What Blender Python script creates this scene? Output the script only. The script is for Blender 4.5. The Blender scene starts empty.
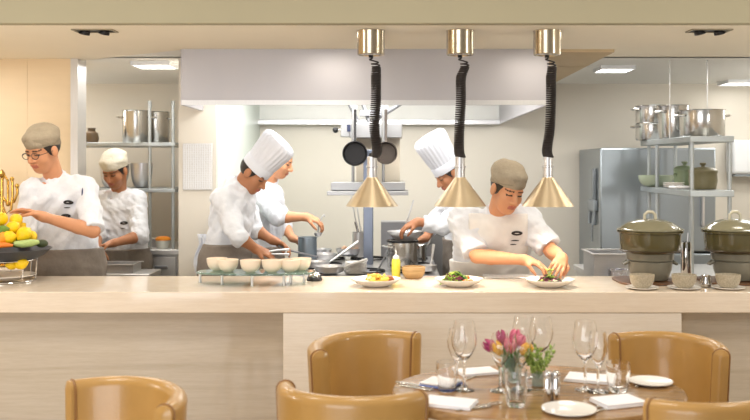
import bpy, bmesh, math, random
import numpy as np
from mathutils import Vector, Matrix, Euler
from mathutils.bvhtree import BVHTree
random.seed(7)
rng = np.random.RandomState(5)
SC = bpy.context.scene
COL = SC.collection
PI = math.pi
CAMZ, F = 1.55, 900.0
def X(px, Y): return (px - 395.0) * Y / F
def ZZ(py, Y): return CAMZ - (py - 165.0) * Y / F
def P(px, py, Y): return Vector((X(px, Y), Y, ZZ(py, Y)))
def Yon(py, Z): return (CAMZ - Z) * F / (py - 165.0)

# ------------------------------------------------------------------ materials
def lin(c):
    c = c / 255.0
    return c / 12.92 if c <= 0.04045 else ((c + 0.055) / 1.055) ** 2.4
def rgb(r, g, b): return (lin(r), lin(g), lin(b), 1.0)
MATS = {}
def mat(name, col, rough=0.5, metal=0.0, var=0.06, scale=6.0, stretch=(1, 1, 1), bump=0.0, bscale=None,
        coat=0.0, trans=0.0, ior=1.45, emit=None, estr=0.0, sss=0.0, sheen=0.0, rvar=0.0):
    if name in MATS: return MATS[name]
    m = bpy.data.materials.new(name); m.use_nodes = True
    nt = m.node_tree; n = nt.nodes; l = nt.links
    b = n['Principled BSDF']
    c = rgb(*col)
    tc = n.new('ShaderNodeTexCoord'); mp = n.new('ShaderNodeMapping'); mp.inputs['Scale'].default_value = stretch
    l.new(tc.outputs['Object'], mp.inputs['Vector'])
    nz = n.new('ShaderNodeTexNoise'); nz.inputs['Scale'].default_value = scale; nz.inputs['Detail'].default_value = 5
    l.new(mp.outputs['Vector'], nz.inputs['Vector'])
    rp = n.new('ShaderNodeValToRGB')
    rp.color_ramp.elements[0].position = 0.3; rp.color_ramp.elements[1].position = 0.7
    rp.color_ramp.elements[0].color = tuple(max(0, x * (1 - var)) for x in c[:3]) + (1,)
    rp.color_ramp.elements[1].color = tuple(min(1, x * (1 + var)) for x in c[:3]) + (1,)
    l.new(nz.outputs['Fac'], rp.inputs['Fac']); l.new(rp.outputs['Color'], b.inputs['Base Color'])
    b.inputs['Roughness'].default_value = rough; b.inputs['Metallic'].default_value = metal
    b.inputs['IOR'].default_value = ior
    b.inputs['Coat Weight'].default_value = coat; b.inputs['Coat Roughness'].default_value = 0.08
    b.inputs['Transmission Weight'].default_value = trans
    if sheen: b.inputs['Sheen Weight'].default_value = sheen
    if sss:
        b.inputs['Subsurface Weight'].default_value = sss; b.inputs['Subsurface Scale'].default_value = 0.01
        b.inputs['Subsurface Radius'].default_value = (1, .4, .25)
    if rvar:
        mr = n.new('ShaderNodeMapRange'); mr.inputs['To Min'].default_value = max(0, rough - rvar); mr.inputs['To Max'].default_value = rough + rvar
        l.new(nz.outputs['Fac'], mr.inputs['Value']); l.new(mr.outputs['Result'], b.inputs['Roughness'])
    if bump:
        n2 = n.new('ShaderNodeTexNoise'); n2.inputs['Scale'].default_value = bscale or scale * 3; n2.inputs['Detail'].default_value = 3
        l.new(mp.outputs['Vector'], n2.inputs['Vector'])
        bp = n.new('ShaderNodeBump'); bp.inputs['Strength'].default_value = bump; bp.inputs['Distance'].default_value = 0.02
        l.new(n2.outputs['Fac'], bp.inputs['Height']); l.new(bp.outputs['Normal'], b.inputs['Normal'])
    if emit:
        b.inputs['Emission Color'].default_value = rgb(*emit); b.inputs['Emission Strength'].default_value = estr
    MATS[name] = m
    return m
def travertine(name, a, bcol, rough, veins=True):
    m = bpy.data.materials.new(name); m.use_nodes = True
    nt = m.node_tree; n = nt.nodes; l = nt.links; b = n['Principled BSDF']
    tc = n.new('ShaderNodeTexCoord'); mp = n.new('ShaderNodeMapping'); mp.inputs['Scale'].default_value = (1.3, 1.3, 22)
    l.new(tc.outputs['Object'], mp.inputs['Vector'])
    n1 = n.new('ShaderNodeTexNoise'); n1.inputs['Scale'].default_value = 3.0; n1.inputs['Detail'].default_value = 9; n1.inputs['Distortion'].default_value = .3
    n2 = n.new('ShaderNodeTexNoise'); n2.inputs['Scale'].default_value = 16; n2.inputs['Detail'].default_value = 6
    l.new(mp.outputs['Vector'], n1.inputs['Vector']); l.new(mp.outputs['Vector'], n2.inputs['Vector'])
    mx = n.new('ShaderNodeMath'); mx.operation = 'MULTIPLY_ADD'; mx.inputs[1].default_value = .4; mx.inputs[2].default_value = 0
    l.new(n2.outputs['Fac'], mx.inputs[0])
    ad = n.new('ShaderNodeMath'); ad.operation = 'MULTIPLY_ADD'; ad.inputs[1].default_value = .6
    l.new(n1.outputs['Fac'], ad.inputs[0]); l.new(mx.outputs[0], ad.inputs[2])
    rp = n.new('ShaderNodeValToRGB'); rp.color_ramp.elements[0].position = .35; rp.color_ramp.elements[1].position = .62
    rp.color_ramp.elements[0].color = rgb(*bcol); rp.color_ramp.elements[1].color = rgb(*a)
    l.new(ad.outputs[0], rp.inputs['Fac'])
    last = rp.outputs['Color']
    if veins:
        w = n.new('ShaderNodeTexWave'); w.wave_type = 'BANDS'; w.bands_direction = 'Z'; w.inputs['Scale'].default_value = .055
        w.inputs['Distortion'].default_value = 7; w.inputs['Detail'].default_value = 4; w.inputs['Detail Scale'].default_value = 1.6
        l.new(mp.outputs['Vector'], w.inputs['Vector'])
        r2 = n.new('ShaderNodeValToRGB'); r2.color_ramp.elements[0].position = 0; r2.color_ramp.elements[1].position = .035
        r2.color_ramp.elements[0].color = (.72, .68, .62, 1); r2.color_ramp.elements[1].color = (1, 1, 1, 1)
        l.new(w.outputs['Fac'], r2.inputs['Fac'])
        mm = n.new('ShaderNodeMix'); mm.data_type = 'RGBA'; mm.blend_type = 'MULTIPLY'; mm.inputs['Factor'].default_value = .3
        l.new(last, mm.inputs['A']); l.new(r2.outputs['Color'], mm.inputs['B']); last = mm.outputs['Result']
    l.new(last, b.inputs['Base Color']); b.inputs['Roughness'].default_value = rough
    MATS[name] = m
    return m
def wood(name, a, bcol, rough, stretch=(1, 12, 12), coat=.0):
    m = bpy.data.materials.new(name); m.use_nodes = True
    nt = m.node_tree; n = nt.nodes; l = nt.links; b = n['Principled BSDF']
    tc = n.new('ShaderNodeTexCoord'); mp = n.new('ShaderNodeMapping'); mp.inputs['Scale'].default_value = stretch
    l.new(tc.outputs['Object'], mp.inputs['Vector'])
    n1 = n.new('ShaderNodeTexNoise'); n1.inputs['Scale'].default_value = 3.0; n1.inputs['Detail'].default_value = 8; n1.inputs['Distortion'].default_value = .8
    l.new(mp.outputs['Vector'], n1.inputs['Vector'])
    rp = n.new('ShaderNodeValToRGB'); rp.color_ramp.elements[0].position = .35; rp.color_ramp.elements[1].position = .65
    rp.color_ramp.elements[0].color = rgb(*bcol); rp.color_ramp.elements[1].color = rgb(*a)
    l.new(n1.outputs['Fac'], rp.inputs['Fac']); l.new(rp.outputs['Color'], b.inputs['Base Color'])
    b.inputs['Roughness'].default_value = rough; b.inputs['Coat Weight'].default_value = coat
    MATS[name] = m
    return m

# ------------------------------------------------------------------ mesh builder
class MB:
    def __init__(s): s.v = []; s.f = []
    def _add(s, vs, fs):
        o = len(s.v); s.v += [Vector(v) for v in vs]; s.f += [tuple(i + o for i in f) for f in fs]; return s
    def box(s, x0, x1, y0, y1, z0, z1, M=None):
        vs = [Vector((x, y, z)) for x in (x0, x1) for y in (y0, y1) for z in (z0, z1)]
        if M is not None: vs = [M @ v for v in vs]
        return s._add(vs, [(0, 1, 3, 2), (4, 6, 7, 5), (0, 4, 5, 1), (2, 3, 7, 6), (0, 2, 6, 4), (1, 5, 7, 3)])
    def tube(s, path, r, seg=10, caps=True, closed=False):
        path = [Vector(p) for p in path]; n = len(path)
        rr = r if isinstance(r, (list, tuple)) else [r] * n
        T = []
        for i in range(n):
            a = path[(i - 1) % n] if (closed or i > 0) else path[i]
            c = path[(i + 1) % n] if (closed or i < n - 1) else path[i]
            t = (c - a); T.append(t.normalized() if t.length > 1e-9 else Vector((0, 0, 1)))
        up = Vector((0, 0, 1)) if abs(T[0].z) < .9 else Vector((1, 0, 0))
        nrm = (up - T[0] * up.dot(T[0])).normalized()
        vs = []
        for i in range(n):
            nrm = (nrm - T[i] * nrm.dot(T[i]))
            nrm = nrm.normalized() if nrm.length > 1e-6 else T[i].orthogonal().normalized()
            b = T[i].cross(nrm)
            for k in range(seg):
                a = 2 * PI * k / seg
                vs.append(path[i] + (nrm * math.cos(a) + b * math.sin(a)) * rr[i])
        fs = []
        for i in range(n if closed else n - 1):
            j = (i + 1) % n
            for k in range(seg):
                k2 = (k + 1) % seg
                fs.append((i * seg + k, i * seg + k2, j * seg + k2, j * seg + k))
        if caps and not closed:
            fs.append(tuple(range(seg - 1, -1, -1))); fs.append(tuple((n - 1) * seg + k for k in range(seg)))
        return s._add(vs, fs)
    def lathe(s, prof, c=(0, 0, 0), seg=32, M=None, mod=None, capb=True, capt=True, sx=1, sy=1):
        c = Vector(c); vs = []; n = len(prof)
        for i, (r, z) in enumerate(prof):
            for k in range(seg):
                a = 2 * PI * k / seg
                q = r * (mod(a, i / (n - 1)) if mod else 1)
                v = Vector((q * math.cos(a) * sx, q * math.sin(a) * sy, z))
                vs.append((M @ v) if M is not None else v + c)
        fs = []
        for i in range(n - 1):
            for k in range(seg):
                k2 = (k + 1) % seg
                fs.append((i * seg + k, i * seg + k2, (i + 1) * seg + k2, (i + 1) * seg + k))
        if capb: fs.append(tuple(range(seg - 1, -1, -1)))
        if capt: fs.append(tuple((n - 1) * seg + k for k in range(seg)))
        return s._add(vs, fs)
    def ell(s, c, r, seg=16, rings=10, M=None):
        c = Vector(c); prof = []
        if not isinstance(r, (tuple, list)): r = (r, r, r)
        vs = []
        for i in range(1, rings):
            t = PI * i / rings
            for k in range(seg):
                a = 2 * PI * k / seg
                vs.append(Vector((r[0] * math.sin(t) * math.cos(a), r[1] * math.sin(t) * math.sin(a), -r[2] * math.cos(t))))
        vs += [Vector((0, 0, -r[2])), Vector((0, 0, r[2]))]
        nb = (rings - 1) * seg
        fs = []
        for i in range(rings - 2):
            for k in range(seg):
                k2 = (k + 1) % seg
                fs.append((i * seg + k, i * seg + k2, (i + 1) * seg + k2, (i + 1) * seg + k))
        for k in range(seg):
            k2 = (k + 1) % seg
            fs.append((nb, k2, k)); fs.append((nb + 1, (rings - 2) * seg + k, (rings - 2) * seg + k2))
        if M is not None: vs = [M @ v for v in vs]
        vs = [v + c for v in vs]
        return s._add(vs, fs)
    def prism(s, pts, z0, z1, M=None):
        n = len(pts)
        vs = [Vector((p[0], p[1], z0)) for p in pts] + [Vector((p[0], p[1], z1)) for p in pts]
        if M is not None: vs = [M @ v for v in vs]
        fs = [tuple(range(n - 1, -1, -1)), tuple(range(n, 2 * n))] + [(i, (i + 1) % n, n + (i + 1) % n, n + i) for i in range(n)]
        return s._add(vs, fs)
    def grid(s, rows, closed_u=False, closed_v=False):
        nu = len(rows); nv = len(rows[0]); vs = [v for r in rows for v in r]; fs = []
        for i in range(nu if closed_u else nu - 1):
            for j in range(nv if closed_v else nv - 1):
                i2 = (i + 1) % nu; j2 = (j + 1) % nv
                fs.append((i * nv + j, i2 * nv + j, i2 * nv + j2, i * nv + j2))
        return s._add(vs, fs)
    def build(s, name, m, parent=None, bevel=0, smooth=True, sub=0, solid=0, seg=2, origin=None):
        me = bpy.data.meshes.new(name)
        off = Vector((0, 0, 0))
        if parent is None:
            if origin is not None: off = Vector(origin)
            else:
                xs = [v.x for v in s.v]; ys = [v.y for v in s.v]; zs = [v.z for v in s.v]
                off = Vector(((min(xs) + max(xs)) / 2, (min(ys) + max(ys)) / 2, min(zs)))
        me.from_pydata([tuple(v - off) for v in s.v], [], s.f)
        bm = bmesh.new(); bm.from_mesh(me); bmesh.ops.recalc_face_normals(bm, faces=bm.faces); bm.to_mesh(me); bm.free()
        o = bpy.data.objects.new(name, me); COL.objects.link(o); o.location = off
        for q in (m if isinstance(m, (list, tuple)) else [m]): me.materials.append(q)
        if parent is not None: o.parent = parent
        if smooth:
            me.shade_smooth()
            try: me.set_sharp_from_angle(angle=math.radians(38))
            except Exception: pass
        if bevel:
            b = o.modifiers.new('b', 'BEVEL'); b.width = bevel; b.segments = seg; b.limit_method = 'ANGLE'; b.angle_limit = .6
            b.harden_normals = False
        if solid:
            q = o.modifiers.new('s', 'SOLIDIFY'); q.thickness = solid; q.offset = 0
        if sub:
            q = o.modifiers.new('u', 'SUBSURF'); q.levels = sub; q.render_levels = sub
        return o
def tag(o, label, cat, group=None, kind=None):
    if label: o['label'] = label
    if cat: o['category'] = cat
    if group: o['group'] = group
    if kind: o['kind'] = kind
    return o
def thing(name, label, cat, loc=(0, 0, 0), rz=0, group=None):
    o = bpy.data.objects.new(name, None); COL.objects.link(o); o.empty_display_size = .05
    o.location = loc; o.rotation_euler = (0, 0, rz)
    return tag(o, label, cat, group)
def struct(name, mb, m, **k):
    o = mb.build(name, m, **k); o['kind'] = 'structure'; return o
KIDS = {}
def dup(root, loc, rz=0, label=None, group=None, scale=None):
    def rec(o, par):
        c = o.copy(); COL.objects.link(c)
        if par is not None: c.parent = par
        for ch in [q for q in list(bpy.data.objects) if q.parent == o]: rec(ch, c)
        return c
    r = rec(root, None); r.location = loc; r.rotation_euler = (0, 0, rz)
    if scale: r.scale = scale
    if label: r['label'] = label
    if group: r['group'] = group
    return r

# ------------------------------------------------------------------ signed distance bodies
class SDF:
    def __init__(s, lo, hi, h):
        s.lo = np.array(lo, float); s.h = h
        n = np.ceil((np.array(hi) - s.lo) / h).astype(int) + 1
        s.n = n; s.F = np.full(n, 1.0, np.float32)
        s.ax = [(s.lo[i] + h * np.arange(n[i])).astype(np.float32) for i in range(3)]
    def reg(s, lo, hi, pad):
        a = np.clip(np.floor((np.array(lo) - pad - s.lo) / s.h).astype(int), 0, s.n - 1)
        b = np.clip(np.ceil((np.array(hi) + pad - s.lo) / s.h).astype(int) + 1, 1, s.n)
        sl = tuple(slice(a[i], max(b[i], a[i] + 1)) for i in range(3))
        x = s.ax[0][sl[0]][:, None, None]; y = s.ax[1][sl[1]][None, :, None]; z = s.ax[2][sl[2]][None, None, :]
        return sl, x, y, z
    def un(s, sl, d, k):
        A = s.F[sl]
        if k <= 0: s.F[sl] = np.minimum(A, d); return
        h = np.clip(.5 + .5 * (A - d) / k, 0, 1)
        s.F[sl] = A * (1 - h) + d * h - k * h * (1 - h)
    def cone(s, a, b, r1, r2, k=.02, cut=False, cuta=False, carve=False):
        a = np.array(a, float); b = np.array(b, float); R = max(r1, r2)
        sl, x, y, z = s.reg(np.minimum(a, b) - R, np.maximum(a, b) + R, .04 + k)
        ab = b - a; L2 = max(ab @ ab, 1e-12)
        px, py, pz = x - a[0], y - a[1], z - a[2]
        t0 = (px * ab[0] + py * ab[1] + pz * ab[2]) / L2
        t = np.clip(t0, 0, 1)
        d = np.sqrt((px - ab[0] * t) ** 2 + (py - ab[1] * t) ** 2 + (pz - ab[2] * t) ** 2) - (r1 + (r2 - r1) * t)
        L = math.sqrt(L2)
        if cut: d = np.maximum(d, (t0 - 1) * L)
        if cuta: d = np.maximum(d, -t0 * L)
        if carve: s.F[sl] = np.maximum(s.F[sl], -d.astype(np.float32)); return
        s.un(sl, d.astype(np.float32), k)
    def ell(s, c, r, R=None, k=.02):
        c = np.array(c, float); r = np.array(r, float); m = r.max()
        sl, x, y, z = s.reg(c - m, c + m, .04 + k)
        px, py, pz = x - c[0], y - c[1], z - c[2]
        if R is None: R = np.eye(3)
        q = [px * R[0, i] + py * R[1, i] + pz * R[2, i] for i in range(3)]
        k0 = np.sqrt((q[0] / r[0]) ** 2 + (q[1] / r[1]) ** 2 + (q[2] / r[2]) ** 2)
        k1 = np.sqrt((q[0] / r[0] ** 2) ** 2 + (q[1] / r[1] ** 2) ** 2 + (q[2] / r[2] ** 2) ** 2) + 1e-9
        s.un(sl, (k0 * (k0 - 1) / k1).astype(np.float32), k)
    def half(s, p, nrm):          # keep the side where (x-p).n < 0
        x, y, z = s.ax[0][:, None, None], s.ax[1][None, :, None], s.ax[2][None, None, :]
        s.F = np.maximum(s.F, ((x - p[0]) * nrm[0] + (y - p[1]) * nrm[1] + (z - p[2]) * nrm[2]).astype(np.float32))
    def wrinkle(s, amp, sc, seed=0, dirs=5):
        r = np.random.RandomState(seed)
        x, y, z = s.ax[0][:, None, None], s.ax[1][None, :, None], s.ax[2][None, None, :]
        W = np.zeros(s.F.shape, np.float32)
        for i in range(dirs):
            d = r.normal(size=3); d /= np.linalg.norm(d); f = sc * (.6 + r.rand() * .9); ph = r.rand() * 6.28
            e = r.normal(size=3) * sc * .5
            arg = f * (d[0] * x + d[1] * y + d[2] * z) + ph + 1.1 * np.sin(e[0] * x + e[1] * y + e[2] * z + ph)
            W += np.sin(arg)
        s.F += (amp / dirs * 1.6) * W
    def mesh(s):
        Fv = s.F; sg = Fv < 0
        nx, ny, nz = Fv.shape
        c = [(i, j, k) for i in (0, 1) for j in (0, 1) for k in (0, 1)]
        def sub(A, o): return A[o[0]:nx - 1 + o[0], o[1]:ny - 1 + o[1], o[2]:nz - 1 + o[2]]
        cnt = np.zeros((nx - 1, ny - 1, nz - 1), np.int8)
        for o in c: cnt += sub(sg, o)
        act = (cnt > 0) & (cnt < 8)
        I = np.argwhere(act); idx = np.full(act.shape, -1, np.int64); idx[act] = np.arange(len(I))
        S = np.zeros((len(I), 3)); N = np.zeros(len(I))
        V = {o: Fv[I[:, 0] + o[0], I[:, 1] + o[1], I[:, 2] + o[2]] for o in c}
        for a in c:
            for ax in range(3):
                if a[ax] == 1: continue
                b = list(a); b[ax] = 1; b = tuple(b)
                va, vb = V[a], V[b]; m = (va < 0) != (vb < 0)
                t = np.where(m, va / np.where(m, va - vb, 1), 0)
                p = np.array(a, float)[None, :].repeat(len(I), 0); p[:, ax] = t
                S[m] += p[m]; N[m] += 1
        verts = (I + S / N[:, None]) * s.h + s.lo
        faces = []
        for ax in range(3):
            u, w = (ax + 1) % 3, (ax + 2) % 3
            o0 = [slice(1, -1)] * 3; o0[ax] = slice(0, -1); o1 = list(o0); o1[ax] = slice(1, None)
            a = sg[tuple(o0)]; b = sg[tuple(o1)]
            D = np.argwhere(a != b)
            if not len(D): continue
            fl = a[D[:, 0], D[:, 1], D[:, 2]]
            base = D + 1; base[:, ax] -= 1
            def cell(du, dw):
                q = base.copy(); q[:, u] += du; q[:, w] += dw; return idx[q[:, 0], q[:, 1], q[:, 2]]
            q = np.stack([cell(-1, -1), cell(0, -1), cell(0, 0), cell(-1, 0)], 1)
            q[~fl] = q[~fl][:, ::-1]
            faces.append(q)
        Q = np.concatenate(faces); Q = Q[(Q >= 0).all(1)]
        return verts, Q
def mesh_obj(name, verts, quads, mats, parent=None, loc=None, midx=None):
    me = bpy.data.meshes.new(name)
    off = np.array(loc if loc is not None else (0, 0, 0), float)
    v = (verts - off).astype(np.float32)
    me.vertices.add(len(v)); me.vertices.foreach_set('co', v.ravel())
    me.loops.add(len(quads) * 4); me.loops.foreach_set('vertex_index', quads.astype(np.int32).ravel())
    me.polygons.add(len(quads)); me.polygons.foreach_set('loop_start', np.arange(0, len(quads) * 4, 4, dtype=np.int32))
    for m in mats: me.materials.append(m)
    if midx is not None: me.polygons.foreach_set('material_index', midx.astype(np.int32))
    me.update(calc_edges=True); me.validate(); me.shade_smooth()
    o = bpy.data.objects.new(name, me); COL.objects.link(o)
    if parent is not None: o.parent = parent          # parent and child share the same origin
    else: o.location = off
    return o
# ------------------------------------------------------------------ setting
CT, SOF = .92, 2.27
trav = travertine('travertine_pale', (232, 223, 211), (222, 211, 196), .32, veins=False)
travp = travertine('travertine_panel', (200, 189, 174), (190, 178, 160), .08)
travtop = travertine('travertine_polished', (232, 218, 200), (222, 206, 186), .07, veins=False)
w_soff = mat('paint_cream', (244, 237, 220), .7, var=.015, scale=2)
w_fasc = mat('paint_khaki_cream', (168, 161, 136), .75, var=.02, scale=2)
w_kit = mat('paint_offwhite', (222, 216, 204), .6, var=.02, scale=2)
w_ceil = mat('paint_ceiling_white', (238, 238, 234), .75, var=.015, scale=2)
w_peach = mat('panel_peach', (234, 212, 178), .55, var=.02, scale=3, stretch=(1, 1, 8))
w_alc = mat('wall_panel_white', (206, 216, 210), .35, var=.02, scale=2)
tilef = mat('floor_stone', (190, 178, 160), .35, var=.1, scale=4)
steel = mat('brushed_steel', (208, 208, 210), .32, .85, var=.06, scale=10, stretch=(1, 1, 30), rvar=.08)
steel_l = mat('pale_steel', (214, 213, 212), .38, .75, var=.04, scale=8, stretch=(20, 1, 1))
steel_d = mat('dark_steel', (136, 138, 142), .4, .9, var=.1, scale=14)
chrome = mat('chrome', (214, 212, 210), .10, 1.0, var=.02)
hoodm = mat('hood_steel', (180, 178, 182), .42, .45, var=.03, scale=3, stretch=(1, 1, .2), rvar=.1)
hoodin = mat('hood_inside', (246, 246, 242), .5, var=.02)
black_m = mat('black_metal', (26, 25, 26), .45, .3, var=.15, scale=30)
blackp = mat('black_plastic', (20, 20, 22), .5, var=.1)
brassm = mat('gold_brass', (206, 188, 158), .36, 1.0, var=.06, scale=8)
brass_o = mat('old_brass', (206, 164, 84), .22, 1.0, var=.1, scale=20)
white_c = mat('white_china', (244, 240, 234), .18, var=.01, coat=.3)
cream_c = mat('cream_china', (242, 226, 206), .3, var=.02, coat=.2)
white_p = mat('white_plastic', (232, 234, 236), .4, var=.02)
gridm = mat('perforated_panel', (216, 214, 212), .45, .3, var=.08, scale=120)

b = MB().box(-4.2, 4.2, -.6, 8.2, -.1, 0); struct('floor', b, tilef)
b = MB().box(-4.2, 4.2, 8.0, 8.15, 0, 2.6); struct('wall_back', b, w_kit)
b = MB().box(-4.2, -4.0, -.6, 8.0, 0, 3.0); struct('wall_left', b, w_peach)
b = MB().box(4.0, 4.2, -.6, 8.0, 0, 3.0); struct('wall_right', b, w_kit)
b = MB().box(-4.0, -2.12, 6.0, 6.15, 0, SOF)
b = MB()
for i, (x0, x1) in enumerate(((-4.0, -3.361), (-3.36, -2.451), (-2.45, -2.12))): b.box(x0, x1, 6.0, 6.15, 0, SOF)
struct('wall_panelled', b, w_peach, bevel=.0006)
b = MB().box(-2.12, -2.112, 5.995, 6.155, 0, SOF).box(-2.16, -2.112, 5.99, 5.9945, 0, SOF); struct('trim_1', b, steel_l)
# ceilings
b = MB().box(-4.2, 4.2, 6.0, 8.15, SOF, SOF + .1); struct('ceiling', b, w_ceil)
b = MB().prism([(-4.2, 4.565), (4.2, 4.565), (4.2, 5.9), (1.36, 5.9), (1.36, 5.5), (-1.27, 5.5), (-2.1, 6.1), (-4.2, 6.1)], SOF - .012, SOF - .001)
struct('ceiling_soffit', b, w_soff)
b = MB().box(-4.2, 4.2, 4.565, 6.05, SOF, SOF + .1); struct('ceiling_soffit_slab', b, w_ceil)
b = MB().box(-4.2, 4.2, 4.5, 4.565, SOF - .012, 3.0); struct('trim_2', b, w_fasc, bevel=.004)
b = MB().box(-4.2, 4.2, -.6, 4.5, 3.0, 3.1); struct('ceiling_dining', b, w_ceil)
b = MB()
for k in range(3): b.box(.95, 1.36, 5.58 + k * .81, 5.58 + k * .81 + .8, SOF - .02, SOF - .002)
struct('trim_3', b, mat('ceiling_panel_tan', (206, 184, 148), .6, var=.03))
# left pilaster and alcove side wall
b = MB().box(-1.46, -1.206, 6.07, 8.0, 0, SOF); struct('wall_alcove', b, w_kit)
b = MB().box(-1.206, -1.2, 6.09, 8.0, 0, SOF); struct('wall_alcove_cladding', b, w_alc)

# extractor hood
hood = thing('extractor_hood', 'wide brushed steel extractor hood hanging over the stove', 'extractor hood', (-.185, 5.49, 1.916))
hx = 1.117
MB().box(-hx, hx, 0, .02, 0, .352).build('front_panel', hoodm, hood, bevel=.004)
for s in (-1, 1):
    MB().box(s * hx - .01, s * hx + .01, .02, 2.5, 0, .352).build('side_panel', hoodm, hood)
MB().box(-hx + .01, hx - .01, 2.48, 2.5, .0, .33).build('back_panel', hoodin, hood)
MB().box(-hx + .01, hx - .01, .03, 2.48, .30, .33).build('inner_panel', hoodin, hood)
b = MB().box(-hx + .01, hx - .01, 2.38, 2.48, -.012, .03); b.build('grease_channel', steel, hood, bevel=.003)
b = MB().box(-hx, hx, -.004, 0, .0, .03); b.build('lip', steel_l, hood)
for i in range(2):
    f_ = MB().box(-.62 + .66 * i, -.08 + .66 * i, 1.0, 1.14, .262, .298).build('hood_lamp', white_p, hood, bevel=.004)
    MB().box(-.60 + .66 * i, -.10 + .66 * i, 1.01, 1.13, .257, .263).build('diffuser', mat('hood_lamp_glow', (255, 250, 240), .5, emit=(255, 246, 232), estr=6), f_)

# perforated notice panel on the pilaster
t = thing('wall_panel', 'pale perforated metal sheet fixed on the pillar left of the hood', 'panel', (X(197.5, 6.06), 6.068, ZZ(190, 6.06)))
MB().box(-.1, .1, -.012, 0, 0, .315).build('sheet', gridm, t, bevel=.003)
b = MB()
for i in range(12): b.box(-.092 + i * .0155, -.0885 + i * .0155, -.0145, -.012, .01, .305)
for i in range(20): b.box(-.094, .094, -.0145, -.012, .01 + i * .0155, .0125 + i * .0155)
b.build('grille', white_p, t)

# service counter
sc = thing('service_counter', 'long polished travertine service counter between kitchen and dining room', 'counter', (0, 4.465, 0))
MB().box(-3.98, 3.98, 0, .643, .816, CT).build('worktop', travtop, sc, bevel=.004)
MB().box(X(283, 4.465), X(682, 4.465), .006, .6, 0, .816).build('front_panel', trav, sc, bevel=.003)
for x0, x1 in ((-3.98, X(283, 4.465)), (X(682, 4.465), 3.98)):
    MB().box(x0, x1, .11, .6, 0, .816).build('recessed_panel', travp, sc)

# twin downlights
dm = mat('downlight_glow', (255, 244, 225), .5, emit=(255, 240, 215), estr=8)
for i, px in enumerate((95, 709)):
    Y = (SOF - CAMZ) * F / (165 - 28.0)
    t = thing('downlight', ['black twin recessed downlight in the soffit above the person in glasses', 'black twin recessed downlight in the soffit above the shelf of stock pots'][i], 'ceiling light', (X(px, Y), Y, SOF - .012 - .0105), 0, 'twin downlights'); t.scale = (.86, .8, .5)
    fr = MB(); z = .02
    fr.box(-.125, .125, -.068, -.055, .008, z).box(-.125, .125, .055, .068, .008, z).box(-.125, -.112, -.055, .055, .008, z).box(.112, .125, -.055, .055, .008, z)
    fr.build('frame', mat('downlight_frame', (150, 142, 120), .5), t)
    MB().box(-.112, .112, -.055, .055, .017, .02).build('recess', blackp, t)
    for s in (-1, 1):
        M = Matrix.Translation((s * .06, 0, .0)) @ Matrix.Rotation(.5 * (1 if i == 0 else -1), 4, 'Y') @ Matrix.Rotation(.35, 4, 'X')
        g = MB().lathe([(.026, .016), (.034, -.012), (.036, -.02), (.031, -.02), (.022, -.008)], seg=24, M=M, capt=False, capb=True).build('spot_head', blackp, t)
        MB().lathe([(.029, -.014), (.0285, -.013)], seg=24, M=M).build('lens', dm, g)
# kitchen ceiling lights
cm = mat('panel_glow', (255, 255, 252), .5, emit=(255, 252, 246), estr=7)
for i, (px, py, w) in enumerate(((155, 63, 35), (614, 67, 31), (741, 81, 34))):
    Y = (SOF - CAMZ) * F / (165 - py)
    t = thing('ceiling_light', ['bright flat ceiling light in the kitchen ceiling left of the hood', 'bright flat ceiling light in the kitchen ceiling right of the hood', 'bright flat ceiling light at the right edge, over the back wall'][i], 'ceiling light', (X(px, Y), Y, SOF - .03), 0, 'kitchen ceiling lights')
    hw = w * Y / F / 2
    b = MB().box(-hw - .012, hw + .012, -.132, -.12, 0, .029).box(-hw - .012, hw + .012, .12, .132, 0, .029).box(-hw - .012, -hw, -.12, .12, 0, .029).box(hw, hw + .012, -.12, .12, 0, .029)
    b.build('frame', white_p, t); MB().box(-hw, hw, -.12, .12, .006, .02).build('diffuser', cm, t)

# heat lamps on coiled cords
def coil(path_pts, loose, tight):
    """helix whose pitch closes downwards"""
    pts = []; n = len(path_pts) - 1
    def at(t):
        q = min(int(t * n), n - 1); u = t * n - q
        p0 = path_pts[max(q - 1, 0)]; p1 = path_pts[q]; p2 = path_pts[q + 1]; p3 = path_pts[min(q + 2, n)]
        return .5 * ((2 * p1) + (p2 - p0) * u + (2 * p0 - 5 * p1 + 4 * p2 - p3) * u * u + (3 * p1 - p0 - 3 * p2 + p3) * u ** 3)
    ph = 0; t = 0
    while t < 1:
        c = at(t); r = .024 if t > .06 else .024 * t / .06
        if t > .97: r = .024 * (1 - t) / .03
        r *= (.72 + .28 * min(1, t / .3))
        pts.append(c + Vector((math.cos(ph) * r, math.sin(ph) * r, 0)))
        turns = 8 if t < .1 else 22 if t < .18 else 40 if t < .3 else 78
        dt = 1 / (turns * 12); ph += 2 * PI / 12; t += dt
    return pts
cordm = mat('cord_black', (38, 32, 30), .55, var=.2, scale=40)
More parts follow.
